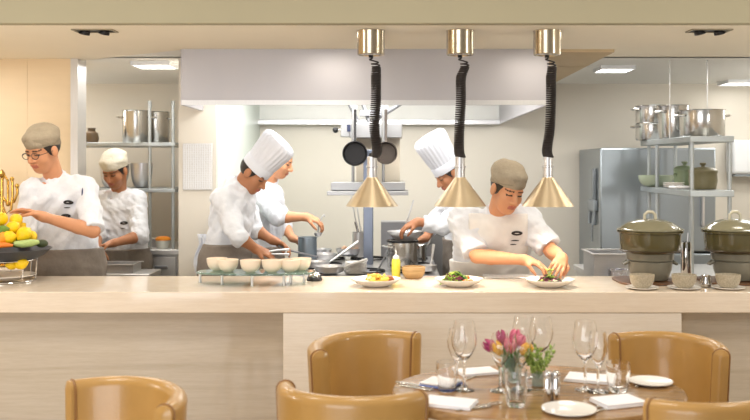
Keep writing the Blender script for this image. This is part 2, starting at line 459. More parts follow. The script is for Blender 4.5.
for i, (pxc, pxs, mid) in enumerate(((371, 372, (376, 374.5, 377)), (460, 460, (461, 459.5, 459)), (547, 548, (551, 550, 547)))):
    Y = 4.75; o = Vector((X(pxs, Y), Y, ZZ(206, Y)))
    t = thing('heat_lamp', ['brass cone heat lamp hanging above the plate of potato wedges', 'brass cone heat lamp hanging above the salad plate beside the front chef', 'brass cone heat lamp hanging above the plate being garnished'][i], 'heat lamp', o, 0, 'heat lamps over the counter')
    L = lambda px, py: P(px, py, Y) - o
    c = L(pxc, 0); zt = SOF - .0125 - o.z; zb = ZZ(55, Y) - o.z
    b = MB().lathe([(.066, zb + .004), (.070, zb), (.072, zb + .004), (.072, zt - .004), (.074, zt)], (c.x, 0, 0), 40); cn = b.build('canister', mat('satin_nickel', (184, 172, 150), .22, 1.0, var=.05, scale=4, stretch=(8, 8, .2)), t)
    MB().lathe([(.012, zb - .014), (.012, zb)], (c.x, 0, 0), 12).build('cord_grip', blackp, cn)
    pp = [L(pxc + .5, 57), L(pxc + 5, 66), L(mid[0], 78), L(mid[0], 100), L(mid[1], 128), L(mid[2], 150), L(pxs + 1, 158)]
    MB().tube(coil(pp, 0, 0), .0042, 6).build('cord', cordm, t)
    b = MB().lathe([(.016, ZZ(158, Y) - o.z), (.020, ZZ(157, Y) - o.z + .005), (.012, ZZ(153, Y) - o.z)], (0, 0, 0), 20); b.build('cord_clip', blackp, t)
    z0, z1, z2 = ZZ(178, Y) - o.z, ZZ(167, Y) - o.z, ZZ(157, Y) - o.z
    MB().lathe([(.027, z0 - .004), (.027, z1 - .004), (.031, z1 - .002), (.031, z1 + .006), (.026, z1 + .008), (.026, z2), (.018, z2 + .004)], (0, 0, 0), 28).build('neck', steel, t)
    zc = z0
    b = MB().lathe([(.029, zc + .004), (.031, zc - .002), (.136, .004), (.138, 0), (.133, 0), (.028, zc - .010)], (0, 0, 0), 48, capb=False, capt=False)
    n = 6
    for k in range(48): b.f.append(((n - 1) * 48 + k, (n - 1) * 48 + (k + 1) % 48, (k + 1) % 48, k))
    sh_ = b.build('lamp_shade', brassm, t)
    MB().ell((0, 0, .062), (.036, .036, .045), 20, 12).build('bulb', mat('bulb_glow', (255, 225, 170), .4, emit=(255, 214, 150), estr=12), t)
    ld = bpy.data.lights.new('heat_lamp_light', 'SPOT'); ld.energy = 13; ld.color = (1, .90, .76); ld.spot_size = 2.2; ld.spot_blend = .6; ld.shadow_soft_size = .04
    lo_ = bpy.data.objects.new('heat_lamp_light', ld); COL.objects.link(lo_); lo_.location = o + Vector((0, 0, .012)); lo_['kind'] = 'helper'
# ------------------------------------------------------------------ people
skin1 = mat('skin_tan', (206, 148, 110), .5, var=.05, scale=14, sss=.12)
skin2 = mat('skin_brown', (170, 116, 82), .5, var=.05, scale=14, sss=.12)
lipm = mat('lip', (176, 104, 86), .45, var=.04)
eyem = mat('eye_dark', (46, 32, 26), .3, var=.05)
hairm = mat('hair_black', (34, 28, 26), .45, var=.2, scale=60, stretch=(1, 1, .2))
browm = mat('eyebrow', (74, 52, 42), .6, var=.1)
hairg = mat('hair_grey_brown', (120, 104, 88), .6, var=.2, scale=60)
cloth = mat('white_cotton', (222, 226, 234), .85, var=.02, scale=30, bump=.35, bscale=22, sheen=.2)
toqm = mat('toque_paper', (218, 222, 232), .8, var=.02, scale=30)
aprg = mat('apron_taupe', (128, 119, 110), .9, var=.05, scale=60, bump=.15, bscale=40)
aprw = mat('apron_white', (228, 226, 224), .85, var=.02, scale=40, bump=.1, bscale=30)
capm = mat('cap_khaki', (160, 148, 128), .9, var=.06, scale=50, bump=.2, bscale=90)
capl = mat('cap_pale_linen', (206, 200, 184), .9, var=.05, scale=50, bump=.2, bscale=90)
capb = mat('cap_band', (146, 134, 114), .9, var=.06, scale=60)
trou = mat('trouser_dark', (52, 50, 52), .85, var=.1, scale=80)
shoe = mat('shoe_black', (24, 23, 22), .4, var=.1)
badgem = mat('badge_black', (28, 26, 30), .6, var=.1)
badgew = mat('badge_white_thread', (225, 222, 220), .7, var=.05)
frame_m = mat('spectacle_frame', (40, 34, 34), .3, var=.1)

def unit(v): v = Vector(v); return v.normalized()
def A3(v): return np.array(tuple(v), float)
def hand(S, w, d, n, side, curl=.5, spread=.1, k=.005, thumb=.6, sc=1.0):
    """palm and five bent fingers; d = along the hand, n = the way the palm faces, side*d x n = towards the thumb"""
    d = unit(d); n = Vector(n); n = (n - d * n.dot(d)).normalized(); t = d.cross(n) * side
    w = Vector(w)
    kn = []
    for i, (off, L) in enumerate(((.030, .082), (.010, .088), (-.010, .084), (-.028, .074))):
        p = w + (d * L + t * off) * sc; kn.append(p)
        S.cone(w + t * off * .55 * sc + d * .005, p, .015 * sc, .0105 * sc, k=.016)
    for i, p in enumerate(kn):
        L = ((.040, .025, .021), (.045, .028, .023), (.041, .026, .022), (.032, .020, .019))[i]
        dd = (d + t * spread * (1.2, .35, -.4, -1.2)[i]).normalized(); ang = 0
        q = p
        for j in range(3):
            ang += curl * (.55, .75, .5)[j] * (1, 1.06, 1.12, 1.2)[i]
            v = dd * math.cos(ang) + n * math.sin(ang)
            q2 = q + v * L[j] * sc
            S.cone(q, q2, (.0098, .0086, .0076)[j] * sc, (.0086, .0076, .0064)[j] * sc, k=.003)
            q = q2
    b = w + (d * .022 + t * .022 + n * .004) * sc
    v = (d * .7 + t * .75 + n * .25).normalized(); q = b + v * .042 * sc
    S.cone(b, q, .0155 * sc, .0115 * sc, k=.012)
    v2 = (d * .85 + t * (.45 - .5 * thumb) + n * (.3 + .5 * thumb)).normalized(); q2 = q + v2 * .032 * sc
    S.cone(q, q2, .0105 * sc, .0092 * sc, k=.003)
    v3 = (d * .9 + t * (.2 - .6 * thumb) + n * (.3 + .6 * thumb)).normalized()
    S.cone(q2, q2 + v3 * .026 * sc, .0092 * sc, .007 * sc, k=.003)

def person(label, J, skin, hat, cat='person'):
    g = lambda k, d=None: J.get(k, d)
    hc, f = Vector(J['head']), unit(J['f'])
    up = Vector(J.get('up', (0, 0, 1))); up = (up - f * up.dot(f)).normalized(); rt = f.cross(up).normalized()
    hs = g('hs', 1.0)
    R = np.array([[rt[i], f[i], up[i]] for i in range(3)])
    HW = lambda x, y, z: hc + (rt * x + f * y + up * z) * hs
    nk = Vector(J['neck']); hip = Vector(J['hip']); fat = g('fat', 1.0)
    sh = {'R': Vector(J['sR']), 'L': Vector(J['sL'])}; el = {'R': Vector(J['eR']), 'L': Vector(J['eL'])}
    wr = {'R': Vector(J['wR']), 'L': Vector(J['wL'])}
    sax = (sh['L'] - sh['R']); sax.z = 0; sax = sax.normalized()
    fw = Vector((0, 0, 1)).cross(sax); fw.normalize()
    if g('flip'): fw = -fw
    if fw.dot(f) < 0: fw = -fw
    hp = {'R': hip - sax * .095, 'L': hip + sax * .095}
    ft = {q: Vector((hp[q].x, hp[q].y, 0)) for q in 'RL'}
    kn = {q: (hp[q] + ft[q]) / 2 + fw * .02 for q in 'RL'}
    loc = Vector((hip.x, hip.y, 0))
    allp = [hc, nk, hip] + [d[q] for d in (sh, el, wr, ft) for q in 'RL']
    lo = [min(p[i] for p in allp) - .26 for i in range(3)]; hi = [max(p[i] for p in allp) + .26 for i in range(3)]
    lo[2] = -.01; hi[2] = hc.z + .16
    # ---- body
    S = SDF(lo, hi, .005)
    def torso(T, e, k=.05):
        for q in 'RL':
            s2 = sh[q].lerp(nk, .28) - Vector((0, 0, .035))
            T.cone(s2, hp[q] + Vector((0, 0, .06)), (.088 + e) * fat, (.098 + e) * fat, k=k)
            T.cone(nk - Vector((0, 0, .035)), sh[q], .046 + e, .058 + e, k=.03)
            T.cone(hp[q] + Vector((0, 0, .06)), hp[q] - Vector((0, 0, .06)), (.1 + e) * fat, .1 + e, k=k)
        T.cone(nk.lerp(hip, .2) + fw * .015, hip + fw * .02 + Vector((0, 0, .08)), (.105 + e) * fat, (.11 + e) * fat, k=k)
    torso(S, -.012)
    for q in 'RL':
        S.cone(hp[q], kn[q], .088, .058, k=.03); S.cone(kn[q], ft[q] + Vector((0, 0, .07)), .056, .038, k=.02)
        S.cone(ft[q] + Vector((0, 0, .045)) - fw * .04, ft[q] + fw * .14 + Vector((0, 0, .035)), .038, .032, k=.02)
        S.cone(sh[q], el[q], .05, .04, k=.03)
        e = el[q]; m = e.lerp(wr[q], .3)
        S.cone(e, m, .041, .041, k=.01); S.cone(m, wr[q], .041, .026, k=.01)
        if g('h' + q): S_h = hand(S, wr[q], J['h' + q], J['n' + q], 1 if q == 'L' else -1, **J.get('o' + q, {}))
        S.cone(wr[q], wr[q] + unit(J['h' + q]) * .03 if g('h' + q) else wr[q], .026, .024, k=.02)
    S.cone(nk - Vector((0, 0, .03)), HW(0, -.025, -.06), .056, .053 * hs, k=.02)
    L = [((0, -.012, .03), (.076, .097, .086)), ((0, .028, -.04), (.057, .064, .072)), ((0, .048, -.086), (.034, .034, .028)),
         ((.036, .054, -.028), (.026, .026, .028)), ((-.036, .054, -.028), (.026, .026, .028))]
    for c, r in L: S.ell(HW(*c), np.array(r) * hs, R, k=.022)
    S.cone(HW(-.036, .074, .024), HW(.036, .074, .024), .012 * hs, .012 * hs, k=.014)
    S.cone(HW(0, .086, .012), HW(0, .108, -.028), .008 * hs, .013 * hs, k=.008)
    S.cone(HW(-.013, .094, -.032), HW(.013, .094, -.032), .009 * hs, .009 * hs, k=.006)
    for x in (-1, 1):
        S.ell(HW(.031 * x, .077, .004), np.array((.015, .011, .009)) * hs, R, k=.004)
        S.ell(HW(.079 * x, -.006, -.004), np.array((.010, .024, .033)) * hs, R, k=.006)
        S.ell(HW(.012 * x, .086, -.056), np.array((.016, .011, .006)) * hs, R, k=.005)
    S.ell(HW(0, .086, -.066), np.array((.018, .012, .007)) * hs, R, k=.005)
    v, Q = S.mesh()
    c = v[Q].mean(1) - A3(hc); lc = c @ R / hs
    x, y, z = np.abs(lc[:, 0]), lc[:, 1], lc[:, 2]
    mi = np.zeros(len(Q), int)
    near = (y > .05) & (y < .13) & (z > -.1) & (z < .06) & (x < .07)
    mi[near & (z < -.051) & (z > -.073) & (x < .024) & (y > .083)] = 1
    mi[near & (np.abs(x - .031) < .015) & (np.abs(z - .002) < .0042)] = 2
    mi[near & (np.abs(x - .032) < .021) & (np.abs(z - .025 - (x - .032) * .05) < .0034)] = 4
    if hat == 'grey_hair': pass
    body = mesh_obj('person', v, Q, [skin, lipm, eyem, hairm, browm], None, loc, mi)
    tag(body, label, cat, None)
    # ---- jacket
    Jk = SDF([lo[0], lo[1], .55], [hi[0], hi[1], nk.z + .12], .0075)
    torso(Jk, .008)
    for q in 'RL':
        t = J.get('sleeve', {}).get(q, .9); r0, r1 = g('slr', (.068, .066))
        d = el[q] - sh[q]
        if t <= 1: Jk.cone(sh[q], sh[q] + d * t, r0, r1, k=.03, cut=True)
        else:
            Jk.cone(sh[q], el[q], r0, r1 * .95, k=.03); d2 = wr[q] - el[q]
            Jk.cone(el[q], el[q] + d2 * (t - 1), r1 * .95, r1 * .8, k=.015, cut=True)
    hd = (HW(0, -.02, -.06) - nk).normalized()
    Jk.cone(nk - hd * .04, nk + hd * .035, .078, .068, k=.02, cut=True)
    hem = (g('apron', hip.z + .14) - .04) if not g('bib') else hip.z - .1
    vf = Vector((f.x, f.y, 0)).normalized()
    Jk.cone(nk + vf * .085 + Vector((0, 0, .05)), nk + vf * .115 - Vector((0, 0, .055)), .036, .004, carve=True)
    sd = int(abs(hip.x * 1000)) % 97
    Jk.wrinkle(g('wr', .0055), 50, seed=sd, dirs=3); Jk.wrinkle(.003, 105, seed=sd + 5, dirs=3)
    Jk.half((0, 0, hem), (0, 0, -1))
    v, Q = Jk.mesh()
    jk = mesh_obj('jacket', v, Q, [cloth], body, loc)
    jk['label'] = 'white chef jacket'
    bvh = BVHTree.FromPolygons([tuple(p) for p in v], [tuple(int(i) for i in q) for q in Q])
    # ---- apron and trousers
    top = g('apron', (hip.z + .14)); bib = g('bib')
    Ap = SDF([lo[0], lo[1], .5], [hi[0], hi[1], (bib or top) + .02], .0075)
    torso(Ap, .026 if not bib else .022)
    for q in 'RL': Ap.cone(hp[q], kn[q], .125, .135, k=.05)
    Ap.wrinkle(.004, 55, seed=3 + int(abs(hip.y * 100)) % 40)
    if bib:
        x, y, z = Ap.ax[0][:, None, None], Ap.ax[1][None, :, None], Ap.ax[2][None, None, :]
        cx = nk.lerp(hip, .3) + Vector((.035, 0, 0))
        lat = np.abs((x - cx.x) * sax.x + (y - cx.y) * sax.y); dep = (x - cx.x) * fw.x + (y - cx.y) * fw.y
        up_part = np.maximum(lat - .165, -dep + .0) + 0 * z
        Ap.F = np.maximum(Ap.F, np.where(z > top, up_part, -1).astype(np.float32))
        Ap.half((0, 0, bib), (0, 0, 1))
    else: Ap.half((0, 0, top), (0, 0, 1))
    Ap.half((0, 0, .52), (0, 0, -1))
    v, Q = Ap.mesh(); mesh_obj('apron', v, Q, [aprw if bib else aprg], body, loc)
    if bib: bvh2 = BVHTree.FromPolygons([tuple(p) for p in v], [tuple(int(i) for i in q) for q in Q])
    Tr = SDF([lo[0], lo[1], 0], [hi[0], hi[1], .75], .012)
    for q in 'RL':
        Tr.cone(hp[q], kn[q], .105, .075, k=.02); Tr.cone(kn[q], ft[q] + Vector((0, 0, .03)), .075, .06, k=.02)
    Tr.half((0, 0, .06), (0, 0, -1)); Tr.half((0, 0, .72), (0, 0, 1))
    v, Q = Tr.mesh(); mesh_obj('trousers', v, Q, [trou], body, loc)
    for q in 'RL':
        Sh = SDF(A3(ft[q]) - .25, A3(ft[q]) + .25, .012)
        Sh.cone(ft[q] + Vector((0, 0, .05)) - fw * .05, ft[q] + fw * .15 + Vector((0, 0, .04)), .05, .042, k=.02); Sh.half((0, 0, .0), (0, 0, -1))
        v, Q = Sh.mesh(); mesh_obj('shoe', v, Q, [shoe], body, loc)
    # ---- hair and hat
    Hs = SDF(A3(hc) - .17, A3(hc) + .17, .005)
    Hs.ell(HW(0, -.016, .032), np.array((.081, .100, .09)) * hs, R, k=0)
    Hs.half(A3(HW(0, .03, 0)), A3(f * .85 - up * .53)) if hat != 'grey_hair' else Hs.half(A3(HW(0, .055, .03)), A3(f * .8 - up * .6))
    Hs.half(A3(HW(0, 0, -.045)), A3(-up))
    v, Q = Hs.mesh(); mesh_obj('hair', v, Q, [hairg if hat == 'grey_hair' else hairm], body, loc)
    T = Matrix.Translation(-loc) @ Matrix.Translation(hc) @ Matrix(((rt.x, f.x, up.x), (rt.y, f.y, up.y), (rt.z, f.z, up.z))).to_4x4() @ Matrix.Scale(hs, 4)
    if hat in ('khaki', 'pale'):
        m1, m2 = (capm, capb) if hat == 'khaki' else (capl, capl)
        C = SDF((-.15, -.18, 0), (.15, .16, .19), .005)
        C.ell((0, -.012, .070), (.090, .110, .076), None, k=0); C.ell((.004, -.035, .085), (.086, .092, .066), None, k=.02)
        C.wrinkle(.004, 70, seed=8)
        C.half((0, -.012, .042), (0, -.22, -.975))
        v, Q = C.mesh(); v4 = np.c_[v, np.ones(len(v))] @ np.array(T).T
        ho = mesh_obj('cap', v4[:, :3], Q, [m1], body)
        b = MB(); pr = [(1.0, .030), (1.02, .034), (1.03, .066), (1.0, .071), (.95, .069), (.95, .032)]
        b.lathe([(r * .09, z) for r, z in pr], seg=40, sx=.92, sy=1.16, capb=False, capt=False)
        b.f += [tuple(((i * 40) + k) if q < 2 else 0 for q in range(0)) for i in range(0) for k in range(0)]
        n = 6
        for k in range(40): b.f.append(((n - 1) * 40 + k, (n - 1) * 40 + (k + 1) % 40, (k + 1) % 40, k))
        b.v = [T @ (q + Vector((0, -.012, .0 + .225 * (q.y)))) for q in b.v]
        bo = b.build('cap_band', m2, ho)
    elif hat == 'toque':
        ha, H = g('toq', (.0, .23))
        tl = Matrix.Rotation(ha, 4, 'X')
        b = MB()
        pr = [(.088, 0), (.090, .03), (.092, .055), (.098, .1), (.104, H * .62), (.110, H * .8), (.108, H * .9), (.092, H * .97), (.05, H * 1.0), (.012, H * .985)]
        b.lathe(pr, seg=120, sx=.93, sy=1.1, capb=False, mod=lambda a, t: 1 + (.022 * min(1, t * 3) * math.cos(24 * a) if t < .97 else 0))
        Tq = T @ Matrix.Translation((0, -.012, .035)) @ tl
        b.v = [Tq @ q for q in b.v]
        ho = b.build('toque', toqm, body)
        b = MB(); b.lathe([(.0935, -.004), (.0945, .0), (.0965, .05), (.094, .054), (.086, .05), (.086, 0)], seg=48, sx=.93, sy=1.1, capb=False, capt=False)
        b.v = [Tq @ q for q in b.v]; b.build('toque_band', toqm, ho)
    bvh2 = bvh2 if bib else None
    def badge(px, py, w, h, name='badge', flip=False, col=None):
        d = Vector(((px - 395) / F, 1, -(py - 165) / F))
        best = None
        for q in (bvh, bvh2):
            if q is None: continue
            r_ = q.ray_cast(Vector((0, 0, CAMZ)), d.normalized())
            if r_[0] is not None and (best is None or r_[3] < best[3]): best = r_; target = q
        if best is None: return None
        hit, nr = best[0], best[1]
        z = Vector((0, 0, 1)); z = (z - nr * z.dot(nr)).normalized(); xx = z.cross(nr)
        b = MB(); ring = []
        for r in (.04, .5, 1):
            for k in range(24):
                a = 2 * PI * k / 24
                q = hit + nr * (.02) + xx * (w * r * math.cos(a)) + z * (h * r * math.sin(a))
                h2, n2, _, _ = target.ray_cast(q + nr * .05, -nr)
                if h2 is None: h2 = hit
                ring.append(h2 + nr * .005)
        rows = [ring[0:24], ring[24:48], ring[48:72]]
        b.grid([[q - loc for q in r] for r in rows], closed_v=True); b.f.append(tuple(range(24)))
        o = b.build(name, col or badgem, jk, smooth=True, solid=.002); return hit, nr, xx, z
    # legs of the mesh all share the same origin
    return body, jk, badge, HW, loc, (bvh2 if bib else None), T

def kid(mb, name, m, body, loc, **k):
    mb.v = [q - Vector(loc) for q in mb.v]; return mb.build(name, m, body, **k)
def badge_text(badge, px, py, w=.028, h=.013, **k):
    if not badge(px, py, w, h, 'badge', **k): return
    # a pale thread lettering line across the badge
    badge(px - .3, py, w * .42, h * .13, 'badge_lettering', col=badgew, **k)

# left chef with glasses
YL = 5.4
J = dict(head=P(43, 151, 5.34), f=(-.36, -.86, -.32), hs=1.06, neck=P(56, 180, 5.44), sR=P(33, 191, 5.36), sL=P(85, 188, 5.44),
         hip=P(66, 273, 5.5), eR=P(24, 232, 5.28), eL=P(93, 231, 5.27), wR=P(18, 240, 5.06), wL=P(44, 217, 5.07),
         hL=(-.9, -.15, .34), nL=(-.1, -.4, -1), oL=dict(curl=.42), hR=(-.4, -.5, .2), nR=(.3, .3, -1), sleeve={'L': .98, 'R': 1.0}, slr=(.068, .070),
         apron=ZZ(250, 5.35))
chefA, jk, bd, HW, loc, _, _ = person('person in glasses and a khaki cap reaching for the lemons at the fruit bowl', J, skin1, 'khaki')
badge_text(bd, 68, 202); badge_text(bd, 66, 216)
for a in ((67, 207.5), (65, 221.5)): bd(a[0], a[1], .018, .003, 'badge_lettering', col=frame_m)
bd(82.5, 192, .004, .024, 'pen', col=mat('pen_blue', (60, 70, 110), .4))
gl = MB()
for s in (-1, 1):
    c = [HW(.033 * s + .025 * math.cos(a), .102 - .004 * abs(math.cos(a)), .001 + .017 * math.sin(a)) for a in [2 * PI * i / 20 for i in range(20)]]
    gl.tube(c, .0022, 6, closed=True); gl.tube([HW(.058 * s, .099, .004), HW(.078 * s, .05, .006), HW(.086 * s, -.005, .004)], .002, 6)
gl.tube([HW(-.009, .102, .004), HW(0, .104, .007), HW(.009, .102, .004)], .002, 6)
kid(gl, 'glasses', frame_m, chefA, loc)

# second chef at the back shelf
J = dict(head=P(115, 171, 6.66), f=(-.22, -.85, -.42), hs=1.04, neck=P(119, 193, 6.76), sR=P(101, 201, 6.7), sL=P(137, 200, 6.74),
         hip=P(121, 271, 6.8), eR=P(96, 236, 6.6), eL=P(140, 236, 6.6), wR=P(97, 250, 6.42), wL=P(114, 243, 6.42),
         hL=(-.9, -.3, -.25), nL=(-.2, -.3, -1), oL=dict(curl=.4), hR=(.4, -.6, -.2), nR=(.3, .2, -1), sleeve={'L': 1.05, 'R': 1.1}, slr=(.068, .07),
         apron=ZZ(250, 6.65), wr=.0035)
chefE, jk, bd, HW, loc, _, _ = person('person in a pale linen cap looking down, standing in front of the steel shelves', J, skin2, 'pale')
badge_text(bd, 124, 223); bd(123, 228, .018, .003, 'badge_lettering', col=frame_m)

# chef in a toque bending over the stove
J = dict(head=P(254, 174, 5.8), f=(.74, -.28, -.60), hs=1.02, neck=P(240, 184, 5.84), sR=P(223, 199, 5.68), sL=P(242, 197, 6.0), up=(.55, -.1, .8),
         hip=P(225, 270, 5.86), eR=P(238, 236, 5.58), eL=P(254, 229, 5.96), wR=P(256, 249, 5.66), wL=P(272, 240, 5.94),
         hR=(.8, .1, -.3), nR=(.2, .4, -1), oR=dict(curl=.75), hL=(.85, -.05, -.3), nL=(-.1, -.3, -1), oL=dict(curl=.75),
         sleeve={'R': 1.22, 'L': 1.25}, slr=(.070, .064), apron=ZZ(243, 5.8), toq=(-.12, .25), wr=.006)
chefB, jk, bd, HW, loc, _, _ = person('person in a tall white toque bending over the stove with tongs in hand', J, skin2, 'toque')
bd(267, 213, .01, .008, 'button', col=badgem)
tw = MB()
for i, (x0, dy) in enumerate(((201, 0), (206, .02))):
    rows = []
    for j in range(10):
        t = j / 9
        rows.append([P(x0 + 2.2 * math.sin(j * .9 + i) - 3 * t + q * 7, 234 + 46 * t, 5.94 + dy + .012 * math.sin(q * 9 + j)) for q in (-.5, -.25, 0, .25, .5)])
    tw.grid(rows)
kid(tw, 'apron_tie', cloth, chefB, loc, solid=.008)

# chef behind him holding the ladle
J = dict(head=P(279, 161, 6.5), f=(.9, -.12, -.38), hs=1.02, neck=P(268, 183, 6.54), sR=P(260, 198, 6.4), sL=P(272, 196, 6.72),
         hip=P(262, 268, 6.56), eR=P(279, 217, 6.26), eL=P(284, 226, 6.75), wR=P(306, 217, 6.28), wL=P(292, 238, 6.66),
         hR=(.85, 0, -.25), nR=(.1, .3, -1), oR=dict(curl=.85), hL=(.85, -.1, -.3), nL=(-.1, -.3, -1), oL=dict(curl=.6), sleeve={'R': 1.02, 'L': 1.05},
         slr=(.07, .07), apron=ZZ(246, 6.5))
chefC, jk, bd, HW, loc, _, _ = person('bareheaded person in chef whites half hidden behind another, ladling from a steel pot', J, skin1, 'grey_hair')

# chef in a toque at the stock pot
J = dict(head=P(449, 174, 6.25), f=(-.78, -.3, -.52), hs=1.02, neck=P(461, 189, 6.3), sR=P(453, 200, 6.5), sL=P(467, 203, 6.14), up=(-.35, -.1, .9),
         hip=P(466, 272, 6.3), eR=P(434, 222, 6.5), eL=P(444, 226, 6.0), wR=P(426, 238, 6.36), wL=P(418, 222, 6.0),
         hL=(-.85, -.05, -.3), nL=(.1, .3, -1), oL=dict(curl=.8), hR=(-.8, -.2, -.3), nR=(.1, -.3, -1), oR=dict(curl=.5), sleeve={'R': 1.6, 'L': 1.78},
         slr=(.072, .066), apron=ZZ(240, 6.2), toq=(-.02, .27))
chefD, jk, bd, HW, loc, _, _ = person('person in a tall white toque facing left to stir the stock pot', J, skin2, 'toque')

# front chef plating
J = dict(head=P(507, 190, 4.98), f=(.36, -.84, -.36), up=(.10, 0, 1), hs=1.07, neck=P(496, 214, 5.10), sR=P(461, 220, 5.2), sL=P(527, 219, 5.14),
         hip=P(487, 296, 5.44), eR=P(477, 256, 5.02), eL=P(552, 252, 5.02), wR=P(524, 260, 4.86), wL=P(562, 258, 4.85),
         hR=(.80, -.42, -.18), nR=(.25, -.1, -1), oR=dict(curl=.72, thumb=.9), hL=(-.30, -.75, -.25), nL=(-.45, .2, -.9), oL=dict(curl=.62, thumb=.8),
         sleeve={'R': .92, 'L': .86}, slr=(.074, .074), apron=ZZ(262, 5.2), bib=ZZ(214, 5.0), fat=1.08, wr=.005)
chefF, jk, bd, HW, loc, bv2, _ = person('person in a khaki cap and white apron leaning over the counter to garnish a plate', J, skin1, 'khaki')
bd(517, 233, .031, .014, 'badge'); bd(517, 233, .013, .0018, 'badge_lettering', col=badgew)
bd(515, 240, .022, .0035, 'badge_lettering', col=badgem); bd(513, 244, .018, .003, 'badge_lettering', col=badgem)
# ------------------------------------------------------------------ kitchen behind the counter
shelfm = mat('shelf_steel', (172, 178, 180), .38, .6, var=.05, scale=8)
gan = mat('gantry_steel', (158, 158, 158), .35, .8, var=.08, scale=8)
def shelf_unit(name, label, x0, x1, y0, y1, levels, posts, ztop, group=None, post_r=.013, th=.03):
    t = thing(name, label, 'shelf', ((x0 + x1) / 2, (y0 + y1) / 2, 0), 0, group); cx, cy = (x0 + x1) / 2, (y0 + y1) / 2
    for z in levels:
        b = MB().box(x0 - cx, x1 - cx, y0 - cy, y1 - cy, z - th, z); b.build('shelf_board', shelfm, t, bevel=.004)
    for x, y, zb in posts:
        p = MB().tube([(x - cx, y - cy, zb), (x - cx, y - cy, ztop)], post_r, 14).build('post', shelfm, t)
    return t
def bench(name, label, cat, x0, x1, y0, y1, z, doors=0, face='front'):
    cx, cy = (x0 + x1) / 2, (y0 + y1) / 2; t = thing(name, label, cat, (cx, cy, 0)); hx, hy = (x1 - x0) / 2, (y1 - y0) / 2
    MB().box(-hx, hx, -hy, hy, z - .04, z).build('worktop', steel_l, t, bevel=.005)
    MB().box(-hx + .02, hx - .02, -hy + .03, hy - .01, .1, z - .04).build('body', steel, t)
    MB().box(-hx + .04, hx - .04, -hy + .06, hy - .03, 0, .1).build('plinth', steel_d, t)
    for i in range(doors):
        w = (2 * hx - .06) / doors; xa = -hx + .03 + i * w
        d = MB().box(xa + .006, xa + w - .006, -hy + .012, -hy + .03, .12, z - .06).build('door', steel_l, t, bevel=.003)
        MB().box(xa + w / 2 - .05, xa + w / 2 + .05, -hy - .006, -hy + .012, z - .15, z - .125).build('handle', steel_d, d, bevel=.004)
    return t
def pot(name, label, loc, r, h, handles=True, lid=False, rz=0, m=None, group=None, cat='pot'):
    m = m or mat('pot_steel', (196, 194, 190), .2, 1.0, var=.05, scale=10, stretch=(1, 1, 30), rvar=.06); t = thing(name, label, cat, loc, rz, group)
    MB().lathe([(r * .96, 0), (r, .008), (r, h - .006), (r + .005, h), (r - .003, h), (r - .006, h - .01), (r - .006, .012), (.001, .01)], seg=40, capt=False).build('body', m, t)
    if handles:
        for s in (-1, 1):
            p = [Vector((s * (r - .002), -.045, h * .78)), Vector((s * (r + .03), -.04, h * .80)), Vector((s * (r + .042), 0, h * .80)), Vector((s * (r + .03), .04, h * .80)), Vector((s * (r - .002), .045, h * .78))]
            MB().tube(p, .007, 8).build('handle', chrome, t)
    return t
# left shelving and bench
shelf_unit('steel_shelving', 'tall steel shelving against the back wall left of the hood', -2.75, X(178, 7.1), 7.0, 7.6, (1.726, 1.366), [(X(179, 7.1) - .03, 7.03, .895), (X(150.5, 7.05), 7.03, .895), (-2.7, 7.03, .895), (-1.75, 7.56, .895), (-2.7, 7.56, .895)], 2.05)
bench('steel_bench', 'steel worktop cabinet below the left shelving, with drawer fronts', 'bench', -2.85, X(179, 6.95), 6.96, 7.75, .895, 5)
pot('stock_pot', 'tall steel stock pot on top of the left shelving, standing in front', (X(135.5, 7.2), 7.22, 1.727), .108, .258, rz=.2, group='stock pots on the left shelving')
pot('stock_pot', 'tall steel stock pot on top of the left shelving, right of and behind another', (X(155, 7.4), 7.45, 1.727), .105, .262, rz=.1, group='stock pots on the left shelving')
def bowl(name, label, loc, r, h, m, cat='bowl', group=None, seg=36, foot=.45, th=.004, inv=False, rz=0, parent=None):
    p = [(r * foot, 0), (r * (foot + .08), .004)] + [(r * (foot + (1 - foot) * math.sin(t * PI / 2) ** .9), .004 + (h - .004) * (1 - math.cos(t * PI / 2))) for t in (.2, .4, .6, .8, 1)]
    q = [(max(a - th, .001), b + (th if b < h * .6 else th * .2)) for a, b in reversed(p)]
    pr = p + q[:-1] + [(.001, th + .002)]
    if inv: pr = [(a, h - b) for a, b in pr]
    o = MB().lathe(pr, seg=seg, capt=False, capb=True)
    o = o.build(name, m, parent)
    if parent is None: o.location = loc; tag(o, label, cat, group)
    return o
def place(mb, name, m, loc, label, cat, group=None, rz=0, **k):
    o = mb.build(name, m, None, origin=(0, 0, 0), **k); o.location = loc; o.rotation_euler = (0, 0, rz); return tag(o, label, cat, group)
bowl('mixing_bowl', 'large steel mixing bowl on the middle shelf behind the pale cap', (X(113, 7.2), 7.24, 1.367), .115, .19, steel, group='mixing bowls on the shelving', foot=.5)
bowl('mixing_bowl', 'steel mixing bowl with a whisk, at the post of the left shelving', (X(140, 7.2), 7.25, 1.367), .088, .2, steel, group='mixing bowls on the shelving', foot=.5)
b = MB()
for k in range(5):
    a = k * PI / 5
    b.tube([(math.cos(a) * .03 * math.sin(t), math.sin(a) * .03 * math.sin(t), .16 - .10 * (1 - math.cos(t))) if 0 else (math.cos(a) * .028 * math.sin(2 * t), math.sin(a) * .028 * math.sin(2 * t), .09 * math.cos(t) * (1)) for t in [PI / 2 * q / 8 for q in range(9)]], .0015, 5)
b.tube([(0, 0, .09), (0, 0, .22)], .006, 8)
place(b, 'whisk', steel, (X(147, 7.2), 7.25, 1.43), 'steel whisk leaning in the mixing bowl by the post', 'whisk')
